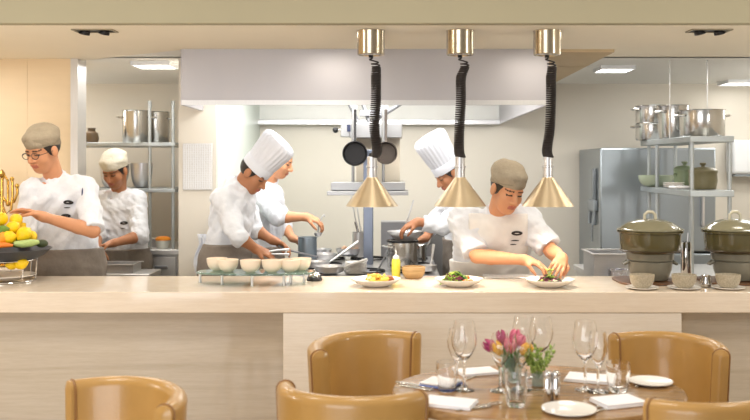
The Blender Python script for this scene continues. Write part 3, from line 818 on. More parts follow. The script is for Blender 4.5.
place(MB().lathe([(.05, 0), (.058, .03), (.05, .075), (.03, .09), (.03, .11), (.036, .115), (.001, .116)], seg=24, capt=False), 'jar', mat('brown_glaze', (92, 74, 52), .4, var=.2), (X(88.5, 7.05), 7.12, 1.727), 'small dark brown jar at the left end of the top shelf', 'jar')
# food container with orange lid
t = thing('food_container', 'clear container with an orange top on the left steel bench', 'container', (X(163, 7.1), 7.1, .896))
MB().lathe([(.05, 0), (.058, .06), (.056, .06), (.048, .004)], seg=28, capt=False).build('tub', mat('frosted_plastic', (214, 214, 206), .3, var=.02), t)
MB().lathe([(.056, .06), (.06, .062), (.058, .078), (.04, .09), (.001, .092)], seg=28, capt=False).build('lid', mat('orange_plastic', (240, 150, 50), .4), t)
b = MB().box(-.09, .09, -.07, .07, 0, .07); place(b, 'food_box', steel, (X(150, 7.05) + .02, 7.2, .896), 'small steel box beside the orange topped container', 'box', bevel=.006)
# gastronorm tray in front of the second chef
bench('low_bench', 'low steel table between the front counter and the second chef', 'bench', X(62, 6.2), X(150, 6.2), 5.98 + .2, 6.5, .80, 0)
t = thing('food_pan', 'shallow steel food pan on the low table before the pale capped chef', 'tray', (X(116, 6.3), 6.33, .801))
b = MB().box(-.14, .14, -.1, .1, 0, .012).box(-.14, .14, -.1, -.094, .012, .06).box(-.14, .14, .094, .1, .012, .06).box(-.14, -.134, -.094, .094, .012, .06).box(.134, .14, -.094, .094, .012, .06); b.build('body', steel, t)
MB().box(-.155, .155, -.115, -.1, .056, .062).box(-.155, .155, .1, .115, .056, .062).build('rim', steel_l, t)

# cooking range
RY0, RY1, RZ = 5.75, 7.0, .84
t = thing('cooking_range', 'long steel cooking range under the hood, crowded with pans', 'stove', (0, 6.45, 0)); rx0, rx1 = -.69, .29
t.location = ((rx0 + rx1) / 2, (RY0 + RY1) / 2, 0); hx, hy = (rx1 - rx0) / 2, (RY1 - RY0) / 2
MB().box(-hx, hx, -hy, hy, RZ - .05, RZ).build('top', steel, t, bevel=.006)
MB().box(-hx + .01, hx - .01, -hy + .02, hy, .12, RZ - .05).build('body', steel, t)
for i in range(5):
    k = MB().lathe([(.02, 0), (.024, .005), (.02, .03), (.001, .032)], seg=16, M=Matrix.Translation((-hx + .15 + i * .2, -hy + .02, .72)) @ Matrix.Rotation(PI / 2, 4, 'X'), capt=False).build('knob', blackp, t)
for ix in range(3):
    for iy in range(3):
        b = MB(); c = Vector((-hx + .18 + ix * .31, -hy + .22 + iy * .40, RZ))
        if ix == 1 and iy == 1: continue
        for a in range(4):
            d = Vector((math.cos(a * PI / 2), math.sin(a * PI / 2), 0)); b.tube([c + d * .03 + Vector((0, 0, .012)), c + d * .13 + Vector((0, 0, .012)), c + d * .13], .006, 6)
        b.lathe([(.13, .004), (.136, .004), (.136, .014), (.13, .014)], c, 28, capb=False, capt=False); b.build('burner_grate', black_m, t)
t2 = thing('splashback', 'grey steel splashback behind the stock pot', 'panel', (.4, 7.03, 0))
MB().box(X(381, 7.03) - .4, .88 - .4, 0, .02, .0, ZZ(222, 7.03)).build('sheet', mat('grey_steel', (150, 150, 152), .35, .8, var=.05, scale=4), t2)
MB().box(X(381, 7.03) - .4, .88 - .4, -.03, .025, ZZ(222, 7.03), ZZ(222, 7.03) + .012).build('edge', steel_l, t2)

# overhead gantry: rail, brackets, grill box, shelf and post
GY = 6.55; gx = lambda px: X(px, GY); gz = lambda py: ZZ(py, GY)
g0 = Vector((gx(370), GY, RZ + .001))
t = thing('gantry', 'steel gantry with a shelf hanging below the hood, standing on one post', 'gantry', g0)
def gb(px0, px1, py0, py1, y0=-.1, y1=.1): return MB().box(gx(px0) - g0.x, gx(px1) - g0.x, y0, y1, gz(py1) - g0.z, gz(py0) - g0.z)
gb(364, 373.5, 196, 276, -.04, .03).box(0, 0, 0, 0, 0, 0)
MB().box(gx(364) - g0.x, gx(373.5) - g0.x, -.14, -.07, 0, gz(150) - g0.z).build('post', mat('blue_steel', (120, 128, 144), .35, .8, var=.06, scale=6), t, bevel=.004)
gb(350, 402, 124, 138, -.07, .12).build('rail', gan, t, bevel=.004)
gb(341, 350, 124, 137, -.05, .08).build('rail_box', gan, t, bevel=.004)
gb(347.5, 351, 125, 132, -.075, -.05).build('switch', mat('switch_navy', (30, 40, 70), .4), t)
b = MB().tube([(gx(342) - g0.x, 0, gz(130) - g0.z), (gx(337) - g0.x, 0, gz(130) - g0.z)], .006, 8); kb = b.build('knob_stem', chrome, t)
MB().ell((gx(335.5) - g0.x, 0, gz(130) - g0.z), .022, 16, 10).build('knob', blackp, kb)
gb(356, 400, 138, 190, .06, .11).build('back_plate', mat('plate_beige', (190, 180, 162), .5, .2), t)
gb(332, 405, 182, 190, -.12, .16).build('grill_box', gan, t, bevel=.004)
gb(329, 408, 190.5, 194.5, -.2, .2).build('shelf', gan, t, bevel=.003)
for px in (353.5, 383.5): MB().tube([(gx(px) - g0.x, -.08, gz(190) - g0.z), (gx(px) - g0.x, -.08, gz(100) - g0.z)], .011, 12).build('upright', gan, t)
for s, xa, xb in ((1, 347, 358), (-1, 408, 372), (1, 361, 369), (-1, 385, 377)):
    MB().tube([(gx(xa) - g0.x, .02, gz(99) - g0.z), (gx(xb) - g0.x, .02, gz(122) - g0.z)], .014, 8).build('brace', steel_d, t)
gb(360, 384, 110, 116, -.03, .05).build('cross_bar', steel_d, t)
# hanging pans
for i, (px, py, r, m, lab) in enumerate(((355, 153.5, 12.5, black_m, 'black frying pan hanging from the gantry, seen from inside'), (386, 153, 11.5, mat('iron_brown', (74, 66, 60), .5, .5, var=.15), 'brown iron frying pan hanging from the gantry right of the cord'))):
    Y = 6.3; R_ = r * Y / F; c = P(px, py, Y)
    t = thing('frying_pan', lab, 'pan', c, 0, 'pans hanging from the gantry')
    M = Matrix.Rotation(PI / 2, 4, 'X') @ Matrix.Translation((0, 0, -.02))
    MB().lathe([(R_ * .78, 0), (R_ * .86, .004), (R_, .04), (R_ - .004, .041), (R_ * .82, .008), (.001, .006)], seg=36, M=M, capt=False).build('body', m, t)
    hz = Y * (py - 108) / F
    h_ = MB().tube([(0, .0, R_ * .9), (0, .012, R_ + .02), (.0, .015, hz - .01)], [.010, .008, .010], 10).build('handle', m, t)
    MB().tube([(.012 * math.cos(a), .015, hz + .005 + .012 * math.sin(a)) for a in [2 * PI * q / 14 for q in range(14)]], .003, 6, closed=True).build('hanging_ring', steel, h_)

# things on the range
def on(px, py): Y = Yon(py, RZ + .016); return Vector((X(px, Y), Y, RZ + .016))
t = pot('steel_pot', 'straight sided blue-grey steel pot being ladled', on(307, 258) + Vector((0, 0, .0)), .066, .19, handles=False, m=mat('steel_bluegrey', (150, 164, 176), .35, .8))
t.location = P(307.5, 250, 6.3); t.location.z = RZ + .016
lad = MB().tube([P(318, 232, 6.3), P(319, 224, 6.28), P(322, 217, 6.28), P(324, 214.5, 6.29), P(325, 217, 6.29)], .005, 8); o = lad.build('ladle', steel); tag(o, 'steel ladle with a hooked end in the blue-grey pot', 'ladle')
b = MB().lathe([(.001, -.02), (.02, -.014), (.03, .008), (.028, .008)], P(318, 234, 6.3), 18, capb=False, capt=False)
ld_ = b.build('ladle_bowl', steel); ld_.parent = o; ld_.matrix_parent_inverse = Matrix.Translation(-Vector(o.location))
pn = 0
def frypan(label, px, py, r, ang, hl=.2, hup=.05, m=None, h=.04, Y=None, zo=0):
    c = on(px, py); c.z += zo
    t = thing('frying_pan', label, 'pan', c, 0, 'pans on the range')
    MB().lathe([(r * .78, 0), (r * .85, .003), (r, h), (r - .004, h), (r * .82, .007), (.001, .006)], seg=36, capt=False).build('body', m or steel, t)
    d = Vector((math.cos(ang), math.sin(ang), 0))
    MB().tube([d * (r - .004) + Vector((0, 0, h * .7)), d * (r + .04) + Vector((0, 0, h + .012)), d * (r + hl) + Vector((0, 0, h + hup))], [.006, .008, .011], 10).build('handle', steel_l, t)
    return t
pan_list = [('steel frying pan at the near left of the range, handle towards the counter', 330, 272, .10, -.35, .16, .05, None),
            ('shallow steel pan between the blue-grey pot and the eggs', 324, 259, .10, 2.4, .14, .09, steel_l),
            ('dark steel pan far back on the range behind the eggs', 322, 254, .08, 2.2, .14, .06, None),
            ('small steel pan at the right end of the range, handle upright', 428, 271, .06, 1.3, .10, .12, None),
            ('wide steel pan with its long handle rising over the range, nearest the cream bowls', 318, 267, .085, .5, .22, .12, None)]
for l_, px, py, r, a, hl, hu, m in pan_list: frypan(l_, px, py, r, a, hl, hu, m)
eb = P(348, 253, 6.7); eb.z = RZ + .016
bowl('egg_bowl', 'steel bowl of brown eggs on the range', (eb.x, 6.72, .87), .09, .06, steel, foot=.5)
eg = MB().lathe([(.001, 0), (.012, .003), (.02, .014), (.022, .026), (.017, .042), (.008, .051), (.001, .053)], seg=20, capb=False, capt=False)
eggm = mat('eggshell', (226, 186, 154), .5, var=.05)
for i, (dx, dy, dz) in enumerate(((-.04, -.02, .03), (.0, -.035, .032), (.042, -.015, .032), (-.02, .025, .032), (.025, .03, .032), (.005, -.005, .066))):
    o = place(MB()._add(eg.v, eg.f), 'egg', eggm, (eb.x + dx, 6.72 + dy, .87 + dz), 'brown egg heaped in the steel bowl on the range', 'egg', 'eggs in the bowl'); o.rotation_euler = (.6 * i, .4, i)
# stacked plates
px0 = P(356, 276, 5.99); base = Vector((X(356, 5.86), 5.86, RZ + .0005))
pl0 = None
for i in range(9):
    b = MB().lathe([(.04, 0), (.046, .002), (.072, .009), (.072, .011), (.046, .005), (.001, .004)], seg=32, capt=False)
    if pl0 is None: pl0 = b.build('small_plate', white_c, None, origin=(0, 0, 0)); o = pl0
    else: o = pl0.copy(); COL.objects.link(o)
    o.location = base + Vector((0, 0, .0085 * i)); tag(o, 'white plate in the stack beside the blue-grey post', 'plate', 'stack of white plates')
    if i == 8: o['label'] = 'topmost white plate of the stack beside the blue-grey post'
# utensil pot with ladles
t = thing('utensil_pot', 'round steel utensil holder standing left of the blue-grey post', 'utensil holder', (X(359, 6.8), 6.8, RZ + .016))
t_h = ZZ(232, 6.8) - RZ - .016
MB().lathe([(.05, 0), (.052, .004), (.052, t_h), (.049, t_h), (.049, .006), (.001, .005)], seg=32, capt=False).build('body', steel_l, t)
for i, (xa, ya, xb, yb, lab) in enumerate(((357, 238, 349, 196, 'long thin steel skimmer leaning left in the utensil holder'), (358, 240, 353.5, 222, 'short wooden handled tool in the utensil holder'), (360, 238, 354, 200, 'long steel ladle leaning beside the skimmer'))):
    o = MB().tube([P(xa + 2, ya, 6.8), P(xb + 2, yb, 6.82)], .004 if i != 1 else .009, 8).build('utensil', steel if i != 1 else mat('dark_wood', (94, 66, 46), .5)); tag(o, lab, 'utensil', 'utensils in the holder')
# stock pot on the range
SY = 6.1; sr = 15.2 * SY / F
t = pot('stock_pot', 'steel stock pot of dark broth on the range in front of the splashback', (X(402.5, SY), SY, RZ + .016), sr, ZZ(240, SY) - RZ - .016, rz=.5)
hh = ZZ(240, SY) - RZ - .016
MB().lathe([(sr - .007, hh - .02), (.001, hh - .018)], seg=32, capb=False, capt=False).build('broth', mat('broth_dark', (46, 34, 26), .15), t)
MB().lathe([(sr + .002, hh - .014), (sr + .006, hh - .006), (sr + .002, hh + .002)], seg=40, capb=False, capt=False).build('dark_rim', black_m, t)
b = MB().lathe([(.055, 0), (.085, .02), (.118, .06), (.122, .06), (.088, .018), (.058, -.002)], (0, 0, 0), 32, capb=False, capt=False)
t = thing('strainer', 'wide steel strainer resting on the stock pot', 'strainer', (X(405, SY), SY, ZZ(240, SY) + .0)); b.build('bowl', steel_l, t)
MB().tube([(.118, 0, .058), (.2, .02, .09)], .006, 8).build('handle', steel_l, t)
o = MB().tube([P(409, 236, 6.02), P(406, 224, 6.01), P(412, 205, 6.0), P(413.5, 200, 6.0)], .0055, 8).build('ladle', steel); tag(o, 'steel ladle held over the stock pot', 'ladle')
o = MB().tube([P(388, 250, 6.0), P(376, 274, 5.99)], .006, 8).build('utensil', steel_d); tag(o, 'dark steel rod leaning left of the stock pot', 'utensil')
t = pot('saucepan', 'small steel saucepan beside the stock pot', (X(419.5, 6.5), 6.5, RZ + .016), .05, .12, handles=False)
MB().tube([(.05, 0, .1), (.075, 0, .14), (.08, 0, .2)], .007, 8).build('handle', steel_l, t)

# tongs in the toque chef's hand
tg = MB()
a0 = P(261, 253, 5.66); a1 = P(289, 252, 5.72)
for s in (-1, 1): tg.tube([a0, a0.lerp(a1, .5) + Vector((0, 0, .012 * s)), a1 + Vector((0, 0, .016 * s))], [.005, .006, .008], 6)
tag(tg.build('tongs', steel), 'steel tongs in the bending chef near hand', 'tongs')
o = MB().tube([P(278, 246, 5.92), P(292, 251, 5.95), P(318, 257, 6.05)], [.009, .007, .005], 8).build('spatula', steel_d); tag(o, 'long dark handled spatula in the bending chef far hand', 'spatula')

# right side: fridge, bench, island shelf
FX, FY = 1.60, 7.06
fh = ZZ(148, FY)
t = thing('refrigerator', 'tall brushed steel refrigerator against the back wall on the right', 'refrigerator', (2.05, 7.51, 0))
stf = mat('fridge_steel', (156, 164, 170), .34, .75, var=.03, scale=2, stretch=(1, 1, .3))
MB().box(-.42, .45, -.40, .45, .1, fh).build('cabinet', stf, t, bevel=.006)
MB().box(-.40, .42, -.38, .42, 0, .1).build('plinth', steel_d, t)
MB().box(-.41, .44, -.425, -.40, .12, fh - .01).build('door_gasket', blackp, t)
for z0, z1 in ((.13, .86), (.875, fh)):
    d = MB().box(-.45, .45, -.50, -.425, z0, z1).build('door', stf, t, bevel=.012)
    MB().box(-.45 + .78, -.45 + .80, -.54, -.50, z0 + .2, z0 + .55).build('handle', steel_l, d, bevel=.004)
t = thing('hanging_hook', 'grey handset shaped hook holder hanging on the side of the refrigerator', 'hook', P(583.5, 208, 7.3))
x0 = 1.628 - t.location.x
gm = mat('grey_plastic', (132, 138, 142), .5)
MB().box(x0 - .045, x0 - .001, -.12, .12, -.03, .07).build('body', gm, t, bevel=.02, seg=3)
for s in (-1, 1): MB().tube([(x0 - .025, .08 * s, 0), (x0 - .03, .09 * s, -.10), (x0 - .03, .085 * s, -.13)], .016, 10).build('prong', gm, t)
MB().tube([(x0 - .02, 0, -.03), (x0 - .03, .01, -.2), (x0 - .03, .0, -.27)], .008, 8).build('cable', gm, t)
MB().box(x0 - .03, x0 - .001, -.03, .03, .07, .32).build('mount', gm, t, bevel=.005)

bench('side_bench', 'steel side bench running back from the counter beside the refrigerator', 'bench', 1.28, 2.62, 5.42, 6.46, .84, 3)
# food pans standing on the side bench
t = thing('food_pan', 'deep steel food pan on the side bench behind the left tureen', 'food pan', (X(610, 5.75), 5.78, .841))
w = .13; b = MB()
b.box(-w, w, -.16, .16, 0, .008)
for a in ((-w, w, -.16, -.154), (-w, w, .154, .16), (-w, -w + .006, -.154, .154), (w - .006, w, -.154, .154)): b.box(*a, .008, .15)
b.build('body', steel, t)
b = MB()
for a in ((-w - .014, w + .014, -.175, -.154), (-w - .014, w + .014, .154, .175), (-w - .014, -w + .006, -.154, .154), (w - .006, w + .014, -.154, .154)): b.box(*a, .148, .156)
b.build('rim', steel_l, t, bevel=.002)
t = thing('steel_tin', 'crumpled foil lined steel tin between the food pan and the tureen', 'tin', (X(617, 5.55), 5.53, .841))
MB().lathe([(.05, 0), (.055, .005), (.06, .07), (.057, .07), (.05, .008), (.001, .006)], seg=20, capt=False, mod=lambda a, t_: 1 + .05 * math.sin(7 * a)).build('body', mat('foil', (205, 205, 212), .25, 1.0, bump=.6, bscale=40), t)
# island shelf
xa, xb, ya, yb = 1.87, 2.15, 5.7, 6.86
t = shelf_unit('island_shelf', 'narrow two level steel shelf standing on the side bench, loaded with pots', xa, xb, ya, yb, (1.735, 1.388), [(xa + .02, ya + .03, .842), (xb - .02, ya + .03, .842), (xa + .02, 6.49, .842), (xb - .02, 6.49, .842), (xa + .06, yb - .02, .842), (xb - .02, yb - .02, 1.36)], 1.70, th=.04)
for x, y in ((1.882, 6.165), (2.14, 6.165)): MB().tube([(x - 2.01, y - 6.28, 1.70), (x - 2.01, y - 6.28, SOF - .003)], .0032, 8).build('hanging_rod', steel_l, t)
zt, zm = 1.736, 1.389
pot('stock_pot', 'wide steel stock pot at the near end of the top right shelf', (X(702, 5.98), 5.98, zt), .145, .178, rz=.12, group='pots on the right shelf')
pot('stock_pot', 'steel pot in the middle of the top right shelf behind the wide one', (X(674, 6.36), 6.36, zt), .105, .235, rz=.3, group='pots on the right shelf')
pot('stock_pot', 'lower steel pot of the two stacked at the far end of the right shelf', (X(652, 6.77), 6.77, zt), .12, .125, rz=.1, group='pots on the right shelf')
pot('stock_pot', 'upper steel pot of the two stacked at the far end of the right shelf', (X(652, 6.77), 6.77, zt + .126), .12, .135, rz=.1, group='pots on the right shelf')
celad = mat('celadon', (176, 188, 164), .2, var=.05, coat=.3)
bowl('serving_bowl', 'wide celadon bowl at the far end of the middle right shelf', (X(656, 6.67), 6.67, zm), .13, .085, celad, foot=.5)
for i in range(3):
    o = place(MB().lathe([(.045, 0), (.05, .003), (.072, .012), (.072, .015), (.05, .008), (.001, .007)], seg=28, capt=False), 'plate', white_c, (1.945, 6.28, zm + .0125 * i), 'white plate in the low stack between the celadon bowl and the clay jars', 'plate', 'white plates on the right shelf')
napm = mat('napkin_white', (244, 243, 246), .9, var=.01, bump=.1, bscale=60)
o = place(MB().box(-.06, .06, -.08, .08, 0, .02), 'folded_cloth', napm, (1.935, 6.1, zm), 'folded white cloth on the middle right shelf before the clay jars', 'cloth', bevel=.009)
jarm = mat('clay_olive', (112, 106, 78), .35, var=.1, scale=20); jarg = mat('clay_green', (112, 126, 98), .3, var=.1, scale=20)
for px, y, r, h, m, lab in ((703, 5.98, .093, .115, jarm, 'olive lidded clay jar at the near end of the middle right shelf'), (684.5, 6.37, .075, .125, jarg, 'green lidded clay jar behind the olive one on the right shelf')):
    t = thing('clay_jar', lab, 'jar', (X(px, y), y, zm), .3, 'clay jars on the right shelf')
    MB().lathe([(r * .85, 0), (r * .9, .004), (r, h * .5), (r * .97, h * .9), (r * 1.03, h), (r * .9, h), (r * .9, .01), (.001, .008)], seg=32, capt=False).build('body', m, t)
    ld2 = MB().lathe([(r * 1.02, h + .001), (r * 1.02, h + .01), (r * .7, h + .028), (r * .2, h + .034), (.001, h + .034)], seg=32, capt=False).build('lid', m, t)
    MB().lathe([(.014, h + .03), (.012, h + .042), (.022, h + .05), (.02, h + .06), (.001, h + .063)], seg=18, capt=False, capb=False).build('knob', m, ld2)
    for s in (-1, 1): MB().ell((s * r, 0, h * .75), (.018, .012, .012), 12, 8).build('ear', m, t)
# wall dispensers
for px, py, w, h, lab in ((748, 157, .30, .30, 'white box shaped dispenser high on the back wall at the right edge'), (697, 217, .24, .21, 'pale dispenser on the back wall below the middle right shelf')):
    c = P(px, py, 7.85)
    t = thing('wall_dispenser', lab, 'dispenser', (c.x, 7.995, c.z), 0, 'wall dispensers')
    MB().box(-w / 2, w / 2, -.18, -.0, -h / 2, h / 2).build('case', white_p, t, bevel=.03, seg=4)
    MB().box(-w / 2 + .03, w / 2 - .03, -.16, -.03, -h / 2 - .02, -h / 2 + .005).build('outlet', gm, t)
# ------------------------------------------------------------------ things on the service counter
def onc(px, py): Y = Yon(py, CT); return Vector((X(px, Y), Y, CT + .0005))
glassm = mat('clear_glass', (255, 255, 255), .0, var=0, trans=1.0, ior=1.45)
glassg = mat('green_glass', (196, 232, 222), .02, var=.01, trans=.85, ior=1.5)
# glass stand with bowls
c0 = onc(256, 284); gh = .058
t = thing('glass_stand', 'low glass stand with metal feet carrying six cream bowls', 'stand', c0)
w = 59 * c0.y / F
outl = [(w * math.cos(a), -.125 * abs(math.sin(a)) ** .8 if math.sin(a) < 0 else .10 * abs(math.sin(a)) ** .35) for a in [2 * PI * k / 48 for k in range(48)]]
MB().prism(outl, gh, gh + .009).build('glass_top', glassg, t, bevel=.002)
for px, dy in ((200, .05), (222, -.02), (252, -.085), (284, -.06), (291, .0), (304, .05)):
    MB().lathe([(.009, 0), (.0075, .004), (.0075, gh - .004), (.011, gh - .001)], (X(px, c0.y + dy) - c0.x, dy, 0), 14).build('foot', steel_l, t)
b0 = None
for i, (px, dy, lab) in enumerate(((217, .045, 'leftmost cream bowl on the glass stand, tucked behind its neighbour'), (228, -.02, 'cream bowl on the glass stand overlapping the leftmost one'), (250.5, -.05, 'cream bowl on the glass stand, third from the left'), (272, -.045, 'cream bowl on the glass stand, fourth from the left'), (290, -.02, 'cream bowl on the glass stand, left one of the overlapping pair at the right'), (301, .04, 'rightmost cream bowl on the glass stand, beside the bell'))):
    loc = (X(px, c0.y + dy), c0.y + dy, CT + gh + .0105)
    if b0 is None: o = b0 = bowl('bowl', lab, loc, .055, .064, cream_c, 'bowl', 'cream bowls on the glass stand', foot=.42, th=.005)
    else:
        o = b0.copy(); COL.objects.link(o); o.location = loc; o['label'] = lab
# call bell
t = thing('call_bell', 'small black and chrome call bell on the counter', 'bell', onc(314.5, 280.5))
MB().lathe([(.041, 0), (.043, .006), (.038, .018), (.028, .026), (.01, .028)], seg=28).build('base', blackp, t)
MB().lathe([(.034, .022), (.033, .03), (.024, .042), (.008, .047), (.001, .047)], seg=28, capt=False).build('dome', chrome, t)
MB().lathe([(.004, .045), (.004, .054), (.007, .056), (.006, .061), (.001, .062)], seg=12, capt=False).build('button', chrome, t)

# plates of food
def food_plate(label, px, py, r=.135):
    c = onc(px, py)
    o = MB().lathe([(r * .48, 0), (r * .52, .003), (r * .8, .018), (r, .036), (r * 1.005, .040), (r * .97, .040), (r * .74, .020), (r * .5, .010), (.001, .009)], seg=48, capt=False)
    o = o.build('plate', white_c, None, origin=(0, 0, 0)); o.location = c; tag(o, label, 'plate', 'white plates of food on the counter'); return c
pA = food_plate('white plate of potato wedges on the counter', 376, 286, .13)
pB = food_plate('white plate of mixed salad beside the front chef', 459, 286, .125)
pC = food_plate('white plate being garnished under the front chef hands', 549.5, 286.5, .128)
wm = [mat('wedge_gold', (234, 178, 66), .5, var=.12, scale=40), mat('wedge_pale', (240, 200, 110), .5, var=.1, scale=40), mat('wedge_brown', (196, 112, 50), .55, var=.15, scale=40)]
R_ = random.Random(3)
for i in range(16):
    a = R_.random() * 6.28; q = R_.random() ** .6 * .055; L = .028 + R_.random() * .014
    b = MB().prism([(-.011, 0), (.011, 0), (0, .017)], -L, L)
    o = b.build('potato_wedge', wm[0 if i % 5 else 2] if i % 3 else wm[1], None, bevel=.003, origin=(0, 0, 0)); z = .022 + .034 * (1 - q / .055) * R_.random() + .006
    o.location = pA + Vector((q * math.cos(a), q * math.sin(a), z)); o.rotation_euler = (PI / 2 + R_.uniform(-.5, .5), R_.uniform(-.4, .4), R_.random() * 6.28)
    tag(o, 'golden potato wedge heaped on the leftmost plate of food', 'potato wedge', 'potato wedges')
o = MB().lathe([(.001, 0), (.03, .004), (.034, .014), (.022, .028), (.001, .032)], seg=18, capb=False, capt=False, mod=lambda a, t_: 1 + .12 * math.sin(3 * a))
place(o, 'sauce_pile', mat('brown_relish', (150, 84, 40), .4, var=.2, scale=60), pA + Vector((.062, .02, .02)), 'small brown relish mound at the right of the potato wedges', 'relish')
lc = [mat('leaf_green', (118, 158, 46), .5, var=.2, scale=30), mat('leaf_dark', (62, 100, 40), .5, var=.2, scale=30), mat('leaf_purple', (112, 44, 66), .5, var=.2, scale=30), mat('leaf_lime', (176, 198, 84), .5, var=.15, scale=30)]
def salad(c, n, cols, seed, label, rx=.065, h=.05):
    rr = random.Random(seed); b = MB(); mi = []
    for i in range(n):
        a = rr.random() * 6.28; q = rr.random() ** .6; cx, cy = q * rx * math.cos(a), q * rx * .9 * math.sin(a); z = .014 + h * (1 - q * q) * rr.random()
        M = Matrix.Translation((cx, cy, z)) @ Euler((rr.uniform(-1, 1), rr.uniform(-1, 1), rr.random() * 6.28)).to_matrix().to_4x4()
        L, W = rr.uniform(.014, .028), rr.uniform(.008, .015); rows = []
        for u in range(5):
            t_ = u / 4; wv = W * math.sin(PI * min(.97, t_ * .9 + .08)) ** .7
            rows.append([M @ Vector(((t_ - .5) * 2 * L, v * wv, .010 * math.sin(t_ * 3) + .004 * abs(v) + .003 * math.sin(9 * t_ + v * 4))) for v in (-1, -.5, 0, .5, 1)])
        k0 = len(b.f); b.grid(rows); mi += [rr.choice(cols)] * (len(b.f) - k0)
    o = b.build('salad', lc, None, origin=(0, 0, 0), solid=.0012)
    for p, m in zip(o.data.polygons, mi): p.material_index = m
    o.location = c; tag(o, label, 'salad', None, 'stuff'); return o
salad(pB + Vector((-.02, 0, .004)), 130, [0, 0, 1, 2, 2, 3], 4, 'mixed green and purple salad leaves heaped on the middle plate', .06, .052)
salad(pC, 90, [1, 2, 2, 1, 3], 9, 'dark salad leaves heaped on the plate being garnished', .058, .032)
org = mat('tomato_orange', (226, 118, 48), .35, var=.1); redm = mat('beet_red', (150, 40, 52), .35, var=.1); crm = mat('shaved_cheese', (240, 226, 200), .5, var=.03)
for i, (dx, dy, dz) in enumerate(((.05, -.03, .028), (.062, .0, .026), (.045, .02, .042), (.03, -.05, .03))):
    place(MB().ell((0, 0, 0), (.017, .013, .010), 14, 8), 'tomato_piece', org, pB + Vector((dx, dy, dz)), 'orange tomato piece at the right of the middle salad', 'tomato', 'tomato pieces on the middle plate', rz=i)
for i, (dx, dy, dz) in enumerate(((-.04, -.045, .02), (.0, -.05, .022), (.042, -.04, .02), (-.055, -.02, .022), (.055, -.015, .022), (.02, -.035, .034))):
    place(MB().ell((0, 0, 0), (.017, .010, .005), 12, 8), 'cheese_shaving', crm, pC + Vector((dx, dy, dz)), 'pale shaving on the salad being garnished', 'garnish', 'pale shavings on the right plate', rz=i * 1.3)
b = MB()
for i in range(5):
    a = i * 1.3; b.tube([(0, 0, .0), (.006 * math.cos(a), .006 * math.sin(a), .025), (.016 * math.cos(a), .016 * math.sin(a), .045)], .0014, 5); b.ell((.016 * math.cos(a), .016 * math.sin(a), .047), (.008, .008, .004), 8, 6)
place(b, 'herb_sprig', lc[3], pC + Vector((-.0, 0, .04)), 'lime green herb sprig held upright over the right plate', 'herb')
# steel tray edge behind the plates
t = thing('serving_tray', 'flat pale tray lying behind the plates before the front chef', 'tray', (X(520, 5.0), 5.04, CT + .0005))
MB().box(-.2, .2, -.05, .05, 0, .006).build('base', steel_l, t, bevel=.002)
MB().box(-.2, .2, -.05, -.044, .006, .014).box(-.2, .2, .044, .05, .006, .014).build('rim', steel_l, t)
# squeeze bottle and wooden bowl
c = onc(396, 278.5)
t = thing('squeeze_bottle', 'clear squeeze bottle of yellow oil on the counter', 'bottle', c)
MB().lathe([(.022, 0), (.025, .004), (.025, .095), (.020, .108), (.012, .113)], seg=28).build('body', mat('yellow_oil', (206, 196, 70), .2, var=.04, coat=.4), t)
cp = MB().lathe([(.017, .108), (.018, .112), (.018, .124), (.008, .128)], seg=20).build('cap', white_p, t)
MB().lathe([(.006, .126), (.003, .155), (.001, .155)], seg=12, capt=False).build('nozzle', white_p, cp)
bowl('wooden_bowl', 'honey coloured wooden bowl beside the oil bottle', onc(413.5, 278.5), .066, .066, wood('wood_honey', (188, 156, 110), (160, 126, 82), .45, (3, 3, 20)), foot=.62, th=.006)

